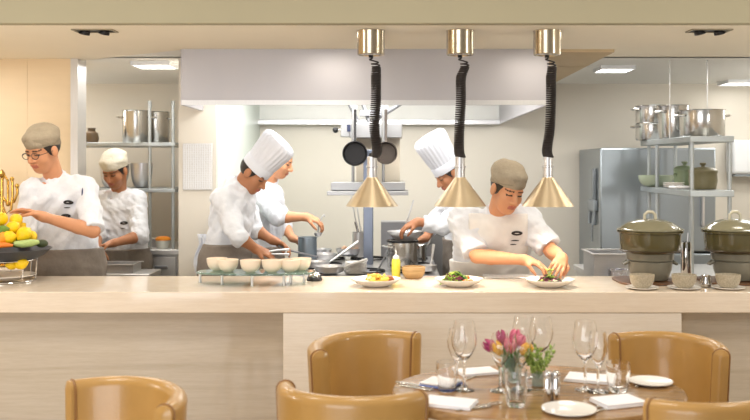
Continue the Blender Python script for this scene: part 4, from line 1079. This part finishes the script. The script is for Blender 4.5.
# olive tureens on their warming stands
olive = mat('glaze_olive', (84, 78, 52), .16, var=.12, scale=7, coat=.5); olive_l = mat('glaze_olive_pale', (124, 120, 96), .16, var=.1, scale=8, coat=.5)
stone = mat('stoneware_grey', (116, 113, 100), .3, var=.1, scale=10, coat=.2)
traym = wood('tray_brown', (112, 76, 48), (84, 54, 34), .35, (6, 6, 6))
def tureen(lab1, lab2, px, cx_tray, hw):
    Y = 4.86; k = Y / F; base = CT + .012
    zz = lambda py: ZZ(py, Y) - base
    t = thing('tureen', lab1, 'tureen', (X(px, Y), Y, base), 0, 'olive tureens')
    H = .0
    st = MB().lathe([(.085, 0), (.095, .004), (.112, .055), (.118, .10), (.112, .104), (.122, .11), (.126, .145), (.118, .15), (.110, .15), (.100, .05), (.001, .03)], seg=48, capt=False).build('warmer_stand', stone, t)
    for s in (-1, 1): MB().tube([(s * .118, -.02, .10), (s * .14, -.015, .085), (s * .14, .015, .085), (s * .118, .02, .10)], .008, 8).build('stand_ear', stone, st)
    z = .152
    bd_ = MB().lathe([(.10, z - .03), (.128, z - .006), (.150, z + .004), (.156, z + .012), (.160, z + .05), (.163, z + .098), (.175, z + .104), (.176, z + .112), (.160, z + .113), (.155, z + .03), (.001, z + .01)], seg=56, capt=False).build('body', olive, t)
    MB().lathe([(.1515, z + .001), (.158, z + .004), (.1605, z + .008), (.157, z + .012)], seg=56, capb=False, capt=False).build('foot_band', mat('glaze_dark', (62, 50, 30), .3), bd_)
    l = z + .1135
    ld3 = MB().lathe([(.172, l), (.177, l + .004), (.176, l + .010), (.162, l + .014), (.150, l + .022), (.115, l + .045), (.07, l + .058), (.02, l + .063), (.001, l + .0635)], seg=56, capt=False).build('lid', olive_l, t)
    MB().tube([(-.03, 0, l + .058), (-.028, 0, l + .085), (-.012, 0, l + .099), (.012, 0, l + .099), (.028, 0, l + .085), (.03, 0, l + .058)], .0085, 10).build('lid_loop', mat('stoneware_pale', (196, 190, 168), .25, coat=.3), ld3)
    t2 = thing('serving_tray', lab2, 'tray', (cx_tray, Y, CT + .0005), 0, 'brown trays under the tureens')
    MB().prism([(hw * math.copysign(abs(math.cos(a)) ** .5, math.cos(a)), .17 * math.copysign(abs(math.sin(a)) ** .5, math.sin(a))) for a in [2 * PI * q / 40 for q in range(40)]], 0, .0105).build('base', traym, t2, bevel=.003)
    return t
tureen('olive glazed lidded tureen on a grey stand, whole in view beside the refrigerator', 'brown wooden tray under the tureen that is whole in view', 650, X(646, 4.86), .165)
tureen('olive glazed lidded tureen on a grey stand, cut off by the right edge', 'brown wooden tray under the tureen at the right edge', 735, X(733, 4.86), .175)
cupm = mat('cup_speckle', (176, 166, 146), .35, var=.25, scale=140)
for px, l1, l2 in ((642, 'grey handleless tea bowl before the tureen that is whole in view', 'white saucer under the leftmost grey tea bowl'), (684, 'grey handleless tea bowl between the two tureens', 'white saucer under the middle grey tea bowl'), (728, 'grey handleless tea bowl before the tureen at the right edge', 'white saucer under the rightmost grey tea bowl')):
    c = onc(px, 289)
    s = MB().lathe([(.05, 0), (.055, .002), (.083, .010), (.083, .0125), (.055, .005), (.001, .0045)], seg=36, capt=False).build('saucer', white_c, None, origin=(0, 0, 0)); s.location = c; tag(s, l2, 'saucer', 'white saucers before the tureens')
    bowl('tea_bowl', l1, (c.x, c.y, CT + .0065), .062, .068, cupm, 'bowl', 'grey tea bowls', foot=.5, th=.005)
c = onc(686, 276); c.y = 5.03; c.x = X(686, 5.03)
t = thing('steel_canister', 'tall slim steel canister standing behind the middle tea bowl', 'canister', c)
MB().lathe([(.028, 0), (.03, .004), (.029, .19), (.026, .2), (.024, .2), (.024, .19)], seg=28, capt=False).build('body', chrome, t)
MB().tube([(.0, 0, .02), (.012, .0, .25)], .005, 8).build('dipper_handle', steel, t)
c = onc(706, 287)
t = thing('creamer', 'small chrome milk jug against the tureen at the right edge', 'jug', c, .6)
MB().lathe([(.02, 0), (.026, .003), (.03, .025), (.022, .05), (.024, .06), (.021, .06), (.019, .05), (.001, .006)], seg=24, capt=False).build('body', chrome, t)
MB().tube([(-.026, 0, .04), (-.045, 0, .042), (-.045, 0, .02), (-.029, 0, .018)], .004, 8).build('handle', chrome, t)

# fruit display
c = onc(4, 281); fc = c.copy()
t = thing('bowl_stand', 'chrome wire stand carrying the black fruit bowl', 'stand', c)
b = MB()
for z, r in ((.004, .16), (.118, .17)): b = MB().tube([(r * math.cos(a), r * math.sin(a), z) for a in [2 * PI * q / 40 for q in range(40)]], .004, 8, closed=True); b.build('ring', chrome, t)
for q in range(8):
    a = 2 * PI * q / 8 + .2; MB().tube([(.16 * math.cos(a), .16 * math.sin(a), .004), (.17 * math.cos(a), .17 * math.sin(a), .118)], .0035, 8).build('wire_leg', chrome, t)
slate = mat('slate_black', (52, 56, 64), .45, var=.1, scale=30)
fr_ = MB().lathe([(.13, 0), (.14, .003), (.20, .03), (.242, .066), (.246, .068), (.240, .070), (.195, .040), (.13, .012), (.001, .010)], seg=48, capt=False)
place(fr_, 'fruit_bowl', slate, (fc.x, fc.y, CT + .107), 'wide black slate bowl heaped with lemons and vegetables', 'bowl')
place(MB().lathe([(.07, 0), (.08, .003), (.15, .024), (.152, .028), (.145, .027), (.08, .008), (.001, .007)], seg=40, capt=False), 'plate', white_c, (fc.x + .015, fc.y, CT + .0085), 'white plate standing under the black fruit bowl', 'plate')
lemm = mat('lemon_yellow', (246, 204, 20), .35, var=.06, scale=60, bump=.25, bscale=120); orm = mat('orange_peel', (240, 150, 24), .4, var=.06, scale=60, bump=.25, bscale=120)
limm = mat('lime_green', (96, 130, 30), .35, var=.12, scale=40)
lp = [(.001, -.052), (.006, -.05), (.010, -.044), (.026, -.032), (.035, -.012), (.0365, .004), (.030, .026), (.014, .042), (.007, .047), (.006, .051), (.001, .052)]
def fruit(name, m, px, py, dy, sc, rot, label, group):
    Y = fc.y + dy
    o = MB().lathe([(a * sc, b_ * sc * .86) for a, b_ in lp], seg=24, capb=False, capt=False).build(name, m, None, origin=(0, 0, 0)); o.location = P(px, py, Y); o.rotation_euler = rot; tag(o, label, name.replace('_', ' '), group)
    return o
FL = [('lemon', lemm, 12.5, 228, -.02, 1.0, (0, 1.0, .4), 'lemon near the top of the heap beside the chef fingers'), ('lemon', lemm, 16, 220, .05, .95, (.3, 1.3, 1.8), 'topmost lemon of the heap, under the chef hand'),
      ('lemon', lemm, 8.5, 238, -.09, 1.05, (.2, 1.3, .2), 'lemon lying sideways at the front of the heap'), ('lemon', lemm, 24, 234, -.06, 1.05, (0, .9, .9), 'plump lemon at the right front of the heap'),
      ('lemon', lemm, 31, 236.5, .03, .9, (0, 1.2, 2.4), 'rightmost lemon of the heap'), ('lemon', lemm, 1, 219, -.02, 1.0, (.5, .6, 0), 'lemon at the left edge high on the heap'),
      ('orange', orm, 1, 240, -.11, 1.0, (0, .3, 0), 'orange at the left edge low on the heap'), ('lime', limm, 2.5, 231, -.07, .85, (0, 1.2, .5), 'lime wedged between lemons at the left edge'),
      ('lime', limm, 16.5, 242, -.05, .85, (0, 1.3, .2), 'lime below the middle lemons of the heap'), ('lemon', lemm, -7, 230, 0, 1.0, (0, .8, .5), 'lemon just past the left edge of the heap'),
      ('lemon', lemm, 20, 228, .1, .9, (.7, .6, 1), 'lemon at the back of the heap')]
for a in FL: fruit(*a, 'fruit in the black bowl')
o = MB().tube([P(14, 243.5, fc.y - .13), P(22, 244, fc.y - .12), P(31, 243, fc.y - .09), P(38, 242, fc.y - .05)], [.012, .02, .021, .012], 14).build('cucumber', mat('cucumber_pale', (176, 196, 120), .4, var=.15, scale=20, stretch=(1, 6, 6))); tag(o, 'pale green cucumber along the front rim of the bowl', 'cucumber')
o = MB().tube([P(-4, 245.5, fc.y - .17), P(5, 245, fc.y - .165), P(13, 245.5, fc.y - .15)], [.015, .014, .007], 12).build('carrot', mat('carrot_orange', (236, 128, 40), .5, var=.1)); tag(o, 'orange carrot along the front rim at the left edge', 'carrot')
o = MB().ell(P(42, 243.5, fc.y - .02), (.032, .028, .022), 18, 12).build('avocado', mat('avocado_dark', (56, 66, 38), .5, var=.2)); tag(o, 'dark green avocado at the right rim of the bowl', 'avocado')
fruit('lemon', lemm, 21, 263.5, -.09, .9, (0, 1.4, .1), 'lemon lying on the white plate under the bowl', 'fruit under the bowl')
fruit('lemon', lemm, 12, 264, -.08, .85, (.2, 1.3, 1.1), 'lemon beside another on the white plate under the bowl', 'fruit under the bowl')
# brass fountain behind the fruit
Yb = 5.02
bc = onc(4, 278); bc.y = Yb + .0; bc = Vector((X(2, 5.75), 5.75, .901))
t = thing('side_cabinet', 'low peach cabinet behind the person in glasses, under the brass stand', 'cabinet', (X(2, 5.75) - .12, 5.77, 0))
MB().box(-.3, .3, -.17, .17, .87, .9).build('top', trav, t, bevel=.004)
MB().box(-.29, .29, -.16, .16, 0, .87).build('body', w_peach, t)
t = thing('brass_stand', 'polished brass stand of curved arms rising behind the fruit', 'brass stand', bc)
L = lambda px, py, dy=0: P(px, py, 5.75 + dy) - bc
MB().tube([Vector((0, 0, .0)), L(2, 200), L(2, 178)], [.016, .011, .010], 14).build('stem', brass_o, t)
MB().lathe([(.02, 0), (.04, .004), (.036, .012), (.016, .02)], seg=24).build('base', brass_o, t)
for xs in ([(2, 205), (6, 214), (11, 210), (12.5, 196), (12.5, 182), (12, 179)], [(2, 196), (7, 203), (14, 202), (17.5, 193), (17, 186)], [(2, 190), (-4, 200), (-8, 190), (-8, 178)], [(2, 180), (5, 176), (8, 181), (8, 204)]):
    a_ = MB().tube([L(x, y) for x, y in xs], .0085, 12).build('arm', brass_o, t)
    MB().ell(L(*xs[-1]), (.014, .014, .016), 14, 10).build('finial', brass_o, a_)
MB().lathe([(.008, 0), (.018, .012), (.02, .03), (.006, .05), (.001, .055)], L(2, 178), 18, capt=False).build('finial', brass_o, t)
# ------------------------------------------------------------------ dining area
leather = mat('leather_tan', (176, 136, 76), .30, var=.10, scale=5, bump=.06, bscale=160, coat=.25, rvar=.08)
leath_d = mat('leather_seam', (140, 100, 56), .45, var=.1)
legm = mat('leg_walnut', (70, 44, 28), .4, var=.2, stretch=(1, 1, .2))
twood = wood('table_walnut', (172, 136, 92), (142, 106, 66), .13, (1.2, 14, 14), coat=.3)
CHZ = .815
def tub_chair(label, loc, rz):
    t = thing('tub_chair', label, 'chair', loc, rz, 'tan leather tub chairs')
    # plan path: half ellipse open towards +Y
    path = []
    for i in range(45):
        a = PI + .30 + (PI - .60) * i / 44
        path.append((.215 * math.cos(a), .0 + .235 * math.sin(a)))
    th = .029; rows = []
    z0 = .24
    def sect(inset):
        q = []
        r = th - inset
        for a in [i * PI / 10 for i in range(11)]: q.append((r * math.cos(a), CHZ - th + r * math.sin(a) * 1.0))
        q += [(-r, z0 + inset), (r, z0 + inset)]
        return q
    n = len(path)
    def at(i, s, push=0):
        p0 = Vector(path[max(i - 1, 0)]); p1 = Vector(path[min(i + 1, n - 1)]); tg = (p1 - p0).normalized(); nr = Vector((tg.y, -tg.x))
        c = Vector(path[i]) + tg * push; out = []
        back = max(0, -(path[i][1]) / .22)
        for o_, z in s:
            lean = .026 * ((z - z0) / (CHZ - z0))
            zz = z + (.012 * back if z > .5 else 0)
            out.append(Vector((c.x + nr.x * (o_ + lean), c.y + nr.y * (o_ + lean), zz)))
        return out
    for ins, push in ((th * .9, -.010), (th * .55, -.007), (th * .25, -.003)): rows.append(at(0, sect(ins), push))
    for i in range(n): rows.append(at(i, sect(0)))
    for ins, push in ((th * .25, .003), (th * .55, .007), (th * .9, .010)): rows.append(at(n - 1, sect(ins), push))
    b = MB().grid(rows, closed_v=True); m = len(rows[0])
    b.f.append(tuple(range(m))); b.f.append(tuple((len(rows) - 1) * m + k for k in range(m - 1, -1, -1)))
    sh_ = b.build('backrest', leather, t)
    for i, s in ((1, -1), (n - 2, 1)):
        pts = at(i, [(th * math.cos(a) * 1.01, CHZ - th + th * 1.01 * math.sin(a)) for a in [PI * k / 10 for k in range(11)]])
        lowi = at(i, [(th * 1.01, z0 + .05), (-th * 1.01, z0 + .05)])
        MB().tube([lowi[0]] + pts + [lowi[1]], .0045, 6).build('piping', leath_d, sh_)
    # seat
    prof = []
    for i in range(32):
        a = 2 * PI * i / 32
        x = .150 * math.copysign(abs(math.cos(a)) ** .6, math.cos(a)); y = .035 + .205 * math.copysign(abs(math.sin(a)) ** .7, math.sin(a)); prof.append((x, y))
    MB().prism(prof, .33, .455).build('seat', leather, t, bevel=.03, seg=4)
    MB().prism([(x * .98, y * .98) for x, y in prof], .235, .33).build('seat_frame', leath_d, t, bevel=.008)
    for x, y in ((-.13, -.13), (.13, -.13), (-.13, .17), (.13, .17)): MB().tube([(x, y, .24), (x * 1.06, y * 1.06, 0)], [.022, .014], 12).build('leg', legm, t)
    return t
def face(fx, fy): return math.atan2(-fx, fy)     # rotation that turns +Y to (fx, fy)
TC = Vector((.49, 3.09)); TZ, TR, TB = .78, .5, .38
ch = tub_chair('tan leather tub chair behind the table on its left, facing the camera', (X(386, 3.65), 3.67, 0), face(.70, -.71))
ch.scale = (1.2, 1.1, 1)
dup(ch, (X(656, 3.65), 3.67, 0), face(-.70, -.71), 'tan leather tub chair behind the table on its right, facing the camera', scale=(1.06, 1.05, 1))
dup(ch, (X(359, 2.9), 2.97, 0), face(.28, .96), 'tan leather tub chair before the table on its left, its outer back towards the camera', scale=(1.0, 1, 1.03))
dup(ch, (X(686, 2.92), 2.90, 0), face(-.42, .9), 'tan leather tub chair before the table on its right, its outer back towards the camera', scale=(1.0, 1, 1.03))
dup(ch, (X(104, 2.95), 2.83, 0), face(-.62, -.78), 'tan leather tub chair standing alone below the person in glasses', scale=(1.12, 1, 1))
dup(ch, (1.62, 3.3, 0), face(-.6, -.8), 'tan leather tub chair barely in view at the right edge', scale=(1, 1, 1))
# table
t = thing('dining_table', 'oval polished walnut dining table laid for four', 'table', (TC.x, TC.y, 0))
MB().lathe([(TR - .03, TZ - .035), (TR - .004, TZ - .032), (TR, TZ - .024), (TR, TZ - .006), (TR - .005, TZ), (.001, TZ)], seg=96, capt=False, sy=TB / TR).build('tabletop', twood, t)
MB().lathe([(.03, .02), (.045, .08), (.04, .6), (.06, TZ - .06), (.2, TZ - .036), (.001, TZ - .036)], seg=32, capt=False).build('pedestal', legm, t)
MB().lathe([(.26, 0), (.27, .008), (.25, .02), (.05, .04), (.001, .04)], seg=48, capt=False).build('foot', legm, t)
def ont(px, py): Y = Yon(py, TZ); return Vector((X(px, Y), Y, TZ + .0005))
# glasses
def wine_profile(H, R):
    s = H * .42
    o = [(.036, 0), (.036, .0015), (.012, .006), (.0045, .014), (.0042, s - .01), (.008, s), (R * .62, s + .022), (R * .93, s + .05), (R, s + .075), (R * .92, H * .85), (R * .76, H)]
    i = [(R * .76 - .001, H), (R * .92 - .0012, H * .85), (R - .0013, s + .075), (R * .93 - .0015, s + .0505), (R * .6, s + .0245), (.006, s + .005), (.001, s + .004)]
    return o + i
def wine(px, py, H, R, lab):
    c = ont(px, py); o = MB().lathe(wine_profile(H, R), seg=40, capt=False).build('wine_glass', glassm, None, origin=(0, 0, 0)); o.location = c; tag(o, lab, 'wine glass', 'wine glasses on the table'); return o
wine(464, 390, .236, .044, 'tall wine glass at the left of the table')
wine(457, 386, .20, .034, 'smaller wine glass just left of and behind the tall one')
wine(524, 377, .22, .044, 'tall wine glass behind the tulips')
wine(541, 378, .22, .044, 'tall wine glass behind the green sprigs')
wine(500, 391, .195, .035, 'wine glass in front of the tulips on the left')
wine(521, 390, .188, .034, 'wine glass in front of the tulips on the right')
wine(585, 390, .236, .044, 'tall wine glass at the right of the table')
wine(598, 392, .205, .034, 'smaller wine glass right of the tall one, near the tumbler')
def tumbler(px, py, h, r, lab):
    c = ont(px, py); o = MB().lathe([(r * .72, 0), (r * .78, .003), (r * .97, h * .45), (r, h * .75), (r * .96, h), (r * .96 - .002, h), (r - .0025, h * .75), (r * .97 - .0035, h * .45), (r * .72, .014), (.001, .012)], seg=40, capt=False).build('tumbler', glassm, None, origin=(0, 0, 0)); o.location = c; tag(o, lab, 'tumbler', 'water tumblers on the table'); return o
tumbler(447, 390.5, .098, .037, 'water tumbler at the left of the table')
tumbler(618, 391, .098, .041, 'water tumbler at the right of the table')
tumbler(516, 406, .115, .038, 'water tumbler at the front middle of the table')
# tulips in a vase
vz = ont(511, 392); vz.y += .12; vz.x = X(511, vz.y)
t = thing('flower_vase', 'small glass vase of pink and yellow tulips in the middle of the table', 'vase', vz)
MB().lathe([(.028, 0), (.032, .003), (.034, .05), (.031, .085), (.036, .098), (.0345, .098), (.0295, .085), (.032, .05), (.029, .008), (.001, .007)], seg=32, capt=False).build('vase', mat('vase_glass', (226, 240, 236), .02, trans=.9), t)
tul = {'pink': mat('tulip_pink', (234, 130, 158), .5, var=.18, scale=30), 'plum': mat('tulip_plum', (178, 62, 112), .5, var=.2, scale=30), 'yellow': mat('tulip_yellow', (244, 186, 52), .5, var=.12, scale=30)}
stemm = mat('stem_green', (112, 150, 66), .5, var=.15); leafm = mat('tulip_leaf', (92, 142, 70), .45, var=.15)
for i, (px, py, c_, ln, dy) in enumerate(((490, 346, 'plum', -.9, 0), (498, 349, 'yellow', -.5, -.03), (502, 338, 'plum', -.25, .01), (510, 346, 'pink', .05, -.03), (515, 337, 'pink', .2, .02), (520, 342, 'pink', .5, 0), (526, 350, 'yellow', 1.0, -.02))):
    p = P(px, py, vz.y + dy) - vz
    s_ = MB().tube([(0, 0, .01), (p.x * .4, p.y * .5, .09), (p.x, p.y, p.z - .02)], .0028, 8).build('stem', stemm, t)
    M = Matrix.Translation(p) @ Matrix.Rotation(ln, 4, 'Y')
    f_ = MB()
    for k in range(6):
        a = k * PI / 3; rr = .021 if k % 2 else .018; rows = []
        for u in range(7):
            z = -.024 + .052 * u / 6; q = rr * math.sin(PI * (.12 + .72 * u / 6)) ** .8; wv = .6 * math.sin(PI * (.15 + .83 * u / 6)) ** .7
            rows.append([M @ Vector((q * math.cos(a + v * wv), q * math.sin(a + v * wv), z)) for v in (-1, -.5, 0, .5, 1)])
        f_.grid(rows)
    f_.build('tulip_head', tul[c_], s_, solid=.0015)
for i, (a, h, bend) in enumerate(((.3, .12, .04), (2.2, .13, .05), (4.1, .11, .05), (5.2, .15, .015))):
    rows = [[Vector((math.cos(a) * (bend * (u / 7) ** 2 + .01) + -math.sin(a) * v * .011 * math.sin(PI * (.12 + .87 * u / 7)), math.sin(a) * (bend * (u / 7) ** 2 + .01) + math.cos(a) * v * .011 * math.sin(PI * (.12 + .87 * u / 7)), .03 + h * u / 7)) for v in (-1, 0, 1)] for u in range(8)]
    MB().grid(rows).build('leaf', leafm, t, solid=.001)
# sprig plant
sp = ont(541, 388); sp.y += .03; sp.x = X(538, sp.y)
t = thing('sprig_posy', 'little posy of pale green sprigs beside the tulips', 'plant', sp)
MB().lathe([(.018, 0), (.022, .003), (.022, .045), (.020, .045), (.019, .006), (.001, .005)], seg=24, capt=False).build('pot', mat('pot_glass', (226, 236, 226), .05, trans=.8), t)
b = MB(); bl = MB(); rr = random.Random(5)
for i in range(16):
    a = rr.random() * 6.28; L_ = rr.uniform(.05, .11); q = rr.uniform(.2, .75)
    tip = Vector((math.cos(a) * q * L_, math.sin(a) * q * L_, .04 + L_)); b.tube([(0, 0, .02), tip * .5 + Vector((0, 0, .015)), tip], .0013, 5)
    for k in range(9):
        c = tip * (.5 + .055 * k) + Vector((rr.uniform(-.012, .012), rr.uniform(-.012, .012), rr.uniform(-.01, .012)))
        bl.ell(c, (.0075, .005, .004), 8, 5, Euler((rr.random() * 3, rr.random() * 3, 0)).to_matrix().to_4x4())
b.build('stem', stemm, t); fo = bl.build('foliage', [mat('sprig_leaf', (150, 172, 84), .5, var=.3, scale=60)], t)
# salt and pepper
for px, lab in ((547.5, 'chrome salt shaker, the left one of the pair'), (556, 'chrome pepper shaker, the right one of the pair')):
    t = thing('shaker', lab, 'shaker', ont(px, 401.5), 0, 'chrome shakers')
    MB().lathe([(.0125, 0), (.0135, .002), (.0135, .075), (.012, .078)], seg=28).build('body', chrome, t)
    MB().lathe([(.0135, .0795), (.0138, .082), (.0132, .094), (.008, .0995), (.001, .100)], seg=28, capt=False).build('cap', chrome, t)
# side plate, napkins, cutlery
sidep = lambda px, py, lab, r=.075: tag((lambda o: (setattr(o, 'location', ont(px, py)), o)[1])(MB().lathe([(r * .55, 0), (r * .6, .002), (r, .010), (r, .0125), (r * .6, .005), (.001, .0045)], seg=44, capt=False).build('side_plate', white_c, None, origin=(0, 0, 0))), lab, 'plate', 'side plates on the table')
sidep(569, 412, 'white side plate at the front edge of the table', .085)
sidep(651, 384, 'white side plate before the right hand chair behind the table', .075)
napb = mat('napkin_blue', (120, 140, 208), .9, var=.03, bump=.1, bscale=60)
def napkin(px, py, w, d, h, rz, lab, m=None):
    c = ont(px, py)
    t = thing('napkin', lab, 'napkin', c, rz, 'folded napkins')
    rows = []
    for k, (z0, z1, s) in enumerate(((0, h * .48, 1), (h * .5, h, .97))):
        MB().box(-w / 2 * s, w / 2 * s, -d / 2 * s, d / 2 * s, z0, z1).build('fold', m if (m and k == 0) else napm, t, bevel=min(h * .22, .006), seg=3)
    return t
napkin(441, 385.5, .12, .11, .016, -.5, 'folded napkin with a blue underside behind the left tumbler', napb)
napkin(449, 404.5, .17, .11, .012, -.35, 'folded white napkin at the left front of the table')
napkin(618, 404, .15, .11, .016, .35, 'folded white napkin at the right front of the table, beside a chair back')
napkin(590, 380, .17, .12, .012, -.35, 'folded white napkin at the back right of the table, behind the tall glass')
napkin(477, 373, .15, .10, .010, .3, 'folded white napkin at the back left of the table')
cut = mat('cutlery_steel', (226, 222, 214), .12, 1.0, var=.03)
def knife(p0, p1, lab):
    a, c = ont(*p0), ont(*p1); d = (c - a); L_ = d.length; rz = math.atan2(d.y, d.x)
    pr = [(0, -.005), (L_ * .45, -.005), (L_ * .5, -.009), (L_ * .9, -.010), (L_, .0), (L_ * .97, .005), (L_ * .5, .004), (0, .005)]
    o = MB().prism(pr, 0.001, .004).build('knife', cut, None, bevel=.0012, origin=(0, 0, 0)); o.location = a; o.rotation_euler = (0, 0, rz); tag(o, lab, 'knife', 'table knives')
def fork(p0, p1, lab):
    a, c = ont(*p0), ont(*p1); d = (c - a); L_ = d.length; rz = math.atan2(d.y, d.x); b = MB()
    b.prism([(0, -.006), (L_ * .6, -.003), (L_ * .68, -.011), (L_ * .76, -.012), (L_ * .76, .012), (L_ * .68, .011), (L_ * .6, .003), (0, .006)], .001, .004)
    for k in range(4): y = -.0105 + k * .007; b.box(L_ * .76, L_, y - .0018, y + .0018, .0015, .0038)
    o = b.build('fork', cut, None, bevel=.0008, origin=(0, 0, 0)); o.location = a; o.rotation_euler = (0, 0, rz); tag(o, lab, 'fork', 'table forks')
knife((396, 382.5), (436, 389), 'table knife nearest the left hand chair behind the table')
knife((400, 386), (434, 391), 'table knife parallel to another, beside the left tumbler')
fork((428, 393), (436, 389.5), 'fork behind the left front napkin') if 0 else fork((470, 409), (500, 403), 'fork at the front left, pointing at the middle tumbler')
knife((456, 411), (492, 406.5), 'table knife at the front left before the white napkin')
knife((466, 380), (496, 370), 'table knife beside the back left napkin')
fork((545, 408), (560, 404), 'fork lying across the front side plate') if 0 else None
knife((592, 413), (616, 407), 'table knife at the front right beside the folded napkin')
fork((584, 411), (606, 406), 'fork at the front right beside the folded napkin')
fork((636, 388), (648, 381), 'fork beside the right hand side plate')
# ------------------------------------------------------------------ light and camera
w = bpy.data.worlds.new('World'); SC.world = w; w.use_nodes = True
w.node_tree.nodes['Background'].inputs[0].default_value = (1.0, .95, .88, 1); w.node_tree.nodes['Background'].inputs[1].default_value = .42
def area(name, loc, size, energy, col=(1, 1, 1), aim=None, sy=None):
    d = bpy.data.lights.new(name, 'AREA'); d.energy = energy; d.color = col; d.size = size
    if sy: d.shape = 'RECTANGLE'; d.size_y = sy
    o = bpy.data.objects.new(name, d); COL.objects.link(o); o.location = loc; o['kind'] = 'helper'
    a = Vector(aim) if aim else Vector((loc[0], loc[1], 0))
    o.rotation_euler = (a - Vector(loc)).to_track_quat('-Z', 'Y').to_euler()
    return o
area('hood_light', (-.2, 6.55, 2.17), 1.7, 42, (1, .97, .93), sy=1.5)
area('hood_fill_light', (-.2, 5.75, 2.16), 1.8, 20, (1, .97, .93), aim=(-.2, 8.0, 1.75), sy=.15)  # added fill with no fixture, brightens the hood's back panel and wall
for i, (x, y, e) in enumerate(((-1.7, 6.35, 11), (1.6, 6.6, 11), (3.0, 7.0, 9), (-2.6, 7.0, 9), (2.7, 5.9, 9), (-2.9, 5.4, 8))):
    area('kitchen_panel_and_fill_light', (x, y, 2.23), .6, e, (1, .985, .95), sy=.3)  # some match the ceiling panels, the others are unseen fill added for the kitchen
for x in (-1.75, -.4, .9, 2.0):
    area('soffit_light', (x, 4.95, 2.25), .3, 5.5, (1, .91, .78))
for x in (-1.8, 0, 1.8):
    area('dining_light', (x, 3.0, 2.95), .5, 20, (1, .93, .83))
area('daylight_window', (-1.4, -.5, 1.0), 2.6, 88, (.98, .98, 1), aim=(0, 4.6, 1.9), sy=1.6)
for x, y, e_ in ((3.3, 6.7, 13), (-3.4, 7.2, 17), (2.6, 3.3, 24), (-2.6, 3.3, 24)):  # bare point fills out of view, added to brighten ceiling, soffit and counter
    d = bpy.data.lights.new('unseen_fill_light', 'POINT'); d.energy = e_; d.color = (1, .98, .94); d.shadow_soft_size = .12
    o = bpy.data.objects.new('unseen_fill_light', d); COL.objects.link(o); o.location = (x, y, 1.95 if y > 5 else 1.45); o['kind'] = 'helper'
cam = bpy.data.cameras.new('Camera'); co = bpy.data.objects.new('Camera', cam); COL.objects.link(co)
co.location = (0, 0, CAMZ); co.rotation_euler = (PI / 2, 0, 0)
cam.sensor_width = 36; cam.lens = F / 750 * 36; cam.shift_x = -20 / 750; cam.shift_y = -45 / 750
cam.clip_start = .05
cam.dof.use_dof = True; cam.dof.focus_distance = 4.9; cam.dof.aperture_fstop = 2.6
SC.camera = co
SC.view_settings.view_transform = 'Standard'; SC.view_settings.look = 'None'; SC.view_settings.gamma = 1; SC.view_settings.use_curve_mapping = False
SC.view_settings.exposure = -0.16
SC.cycles.use_denoising = True
SC.cycles.max_bounces = 14; SC.cycles.transmission_bounces = 12; SC.cycles.glossy_bounces = 5; SC.cycles.diffuse_bounces = 5
SC.cycles.caustics_reflective = False; SC.cycles.caustics_refractive = True; SC.cycles.sample_clamp_indirect = 4; SC.cycles.blur_glossy = .8
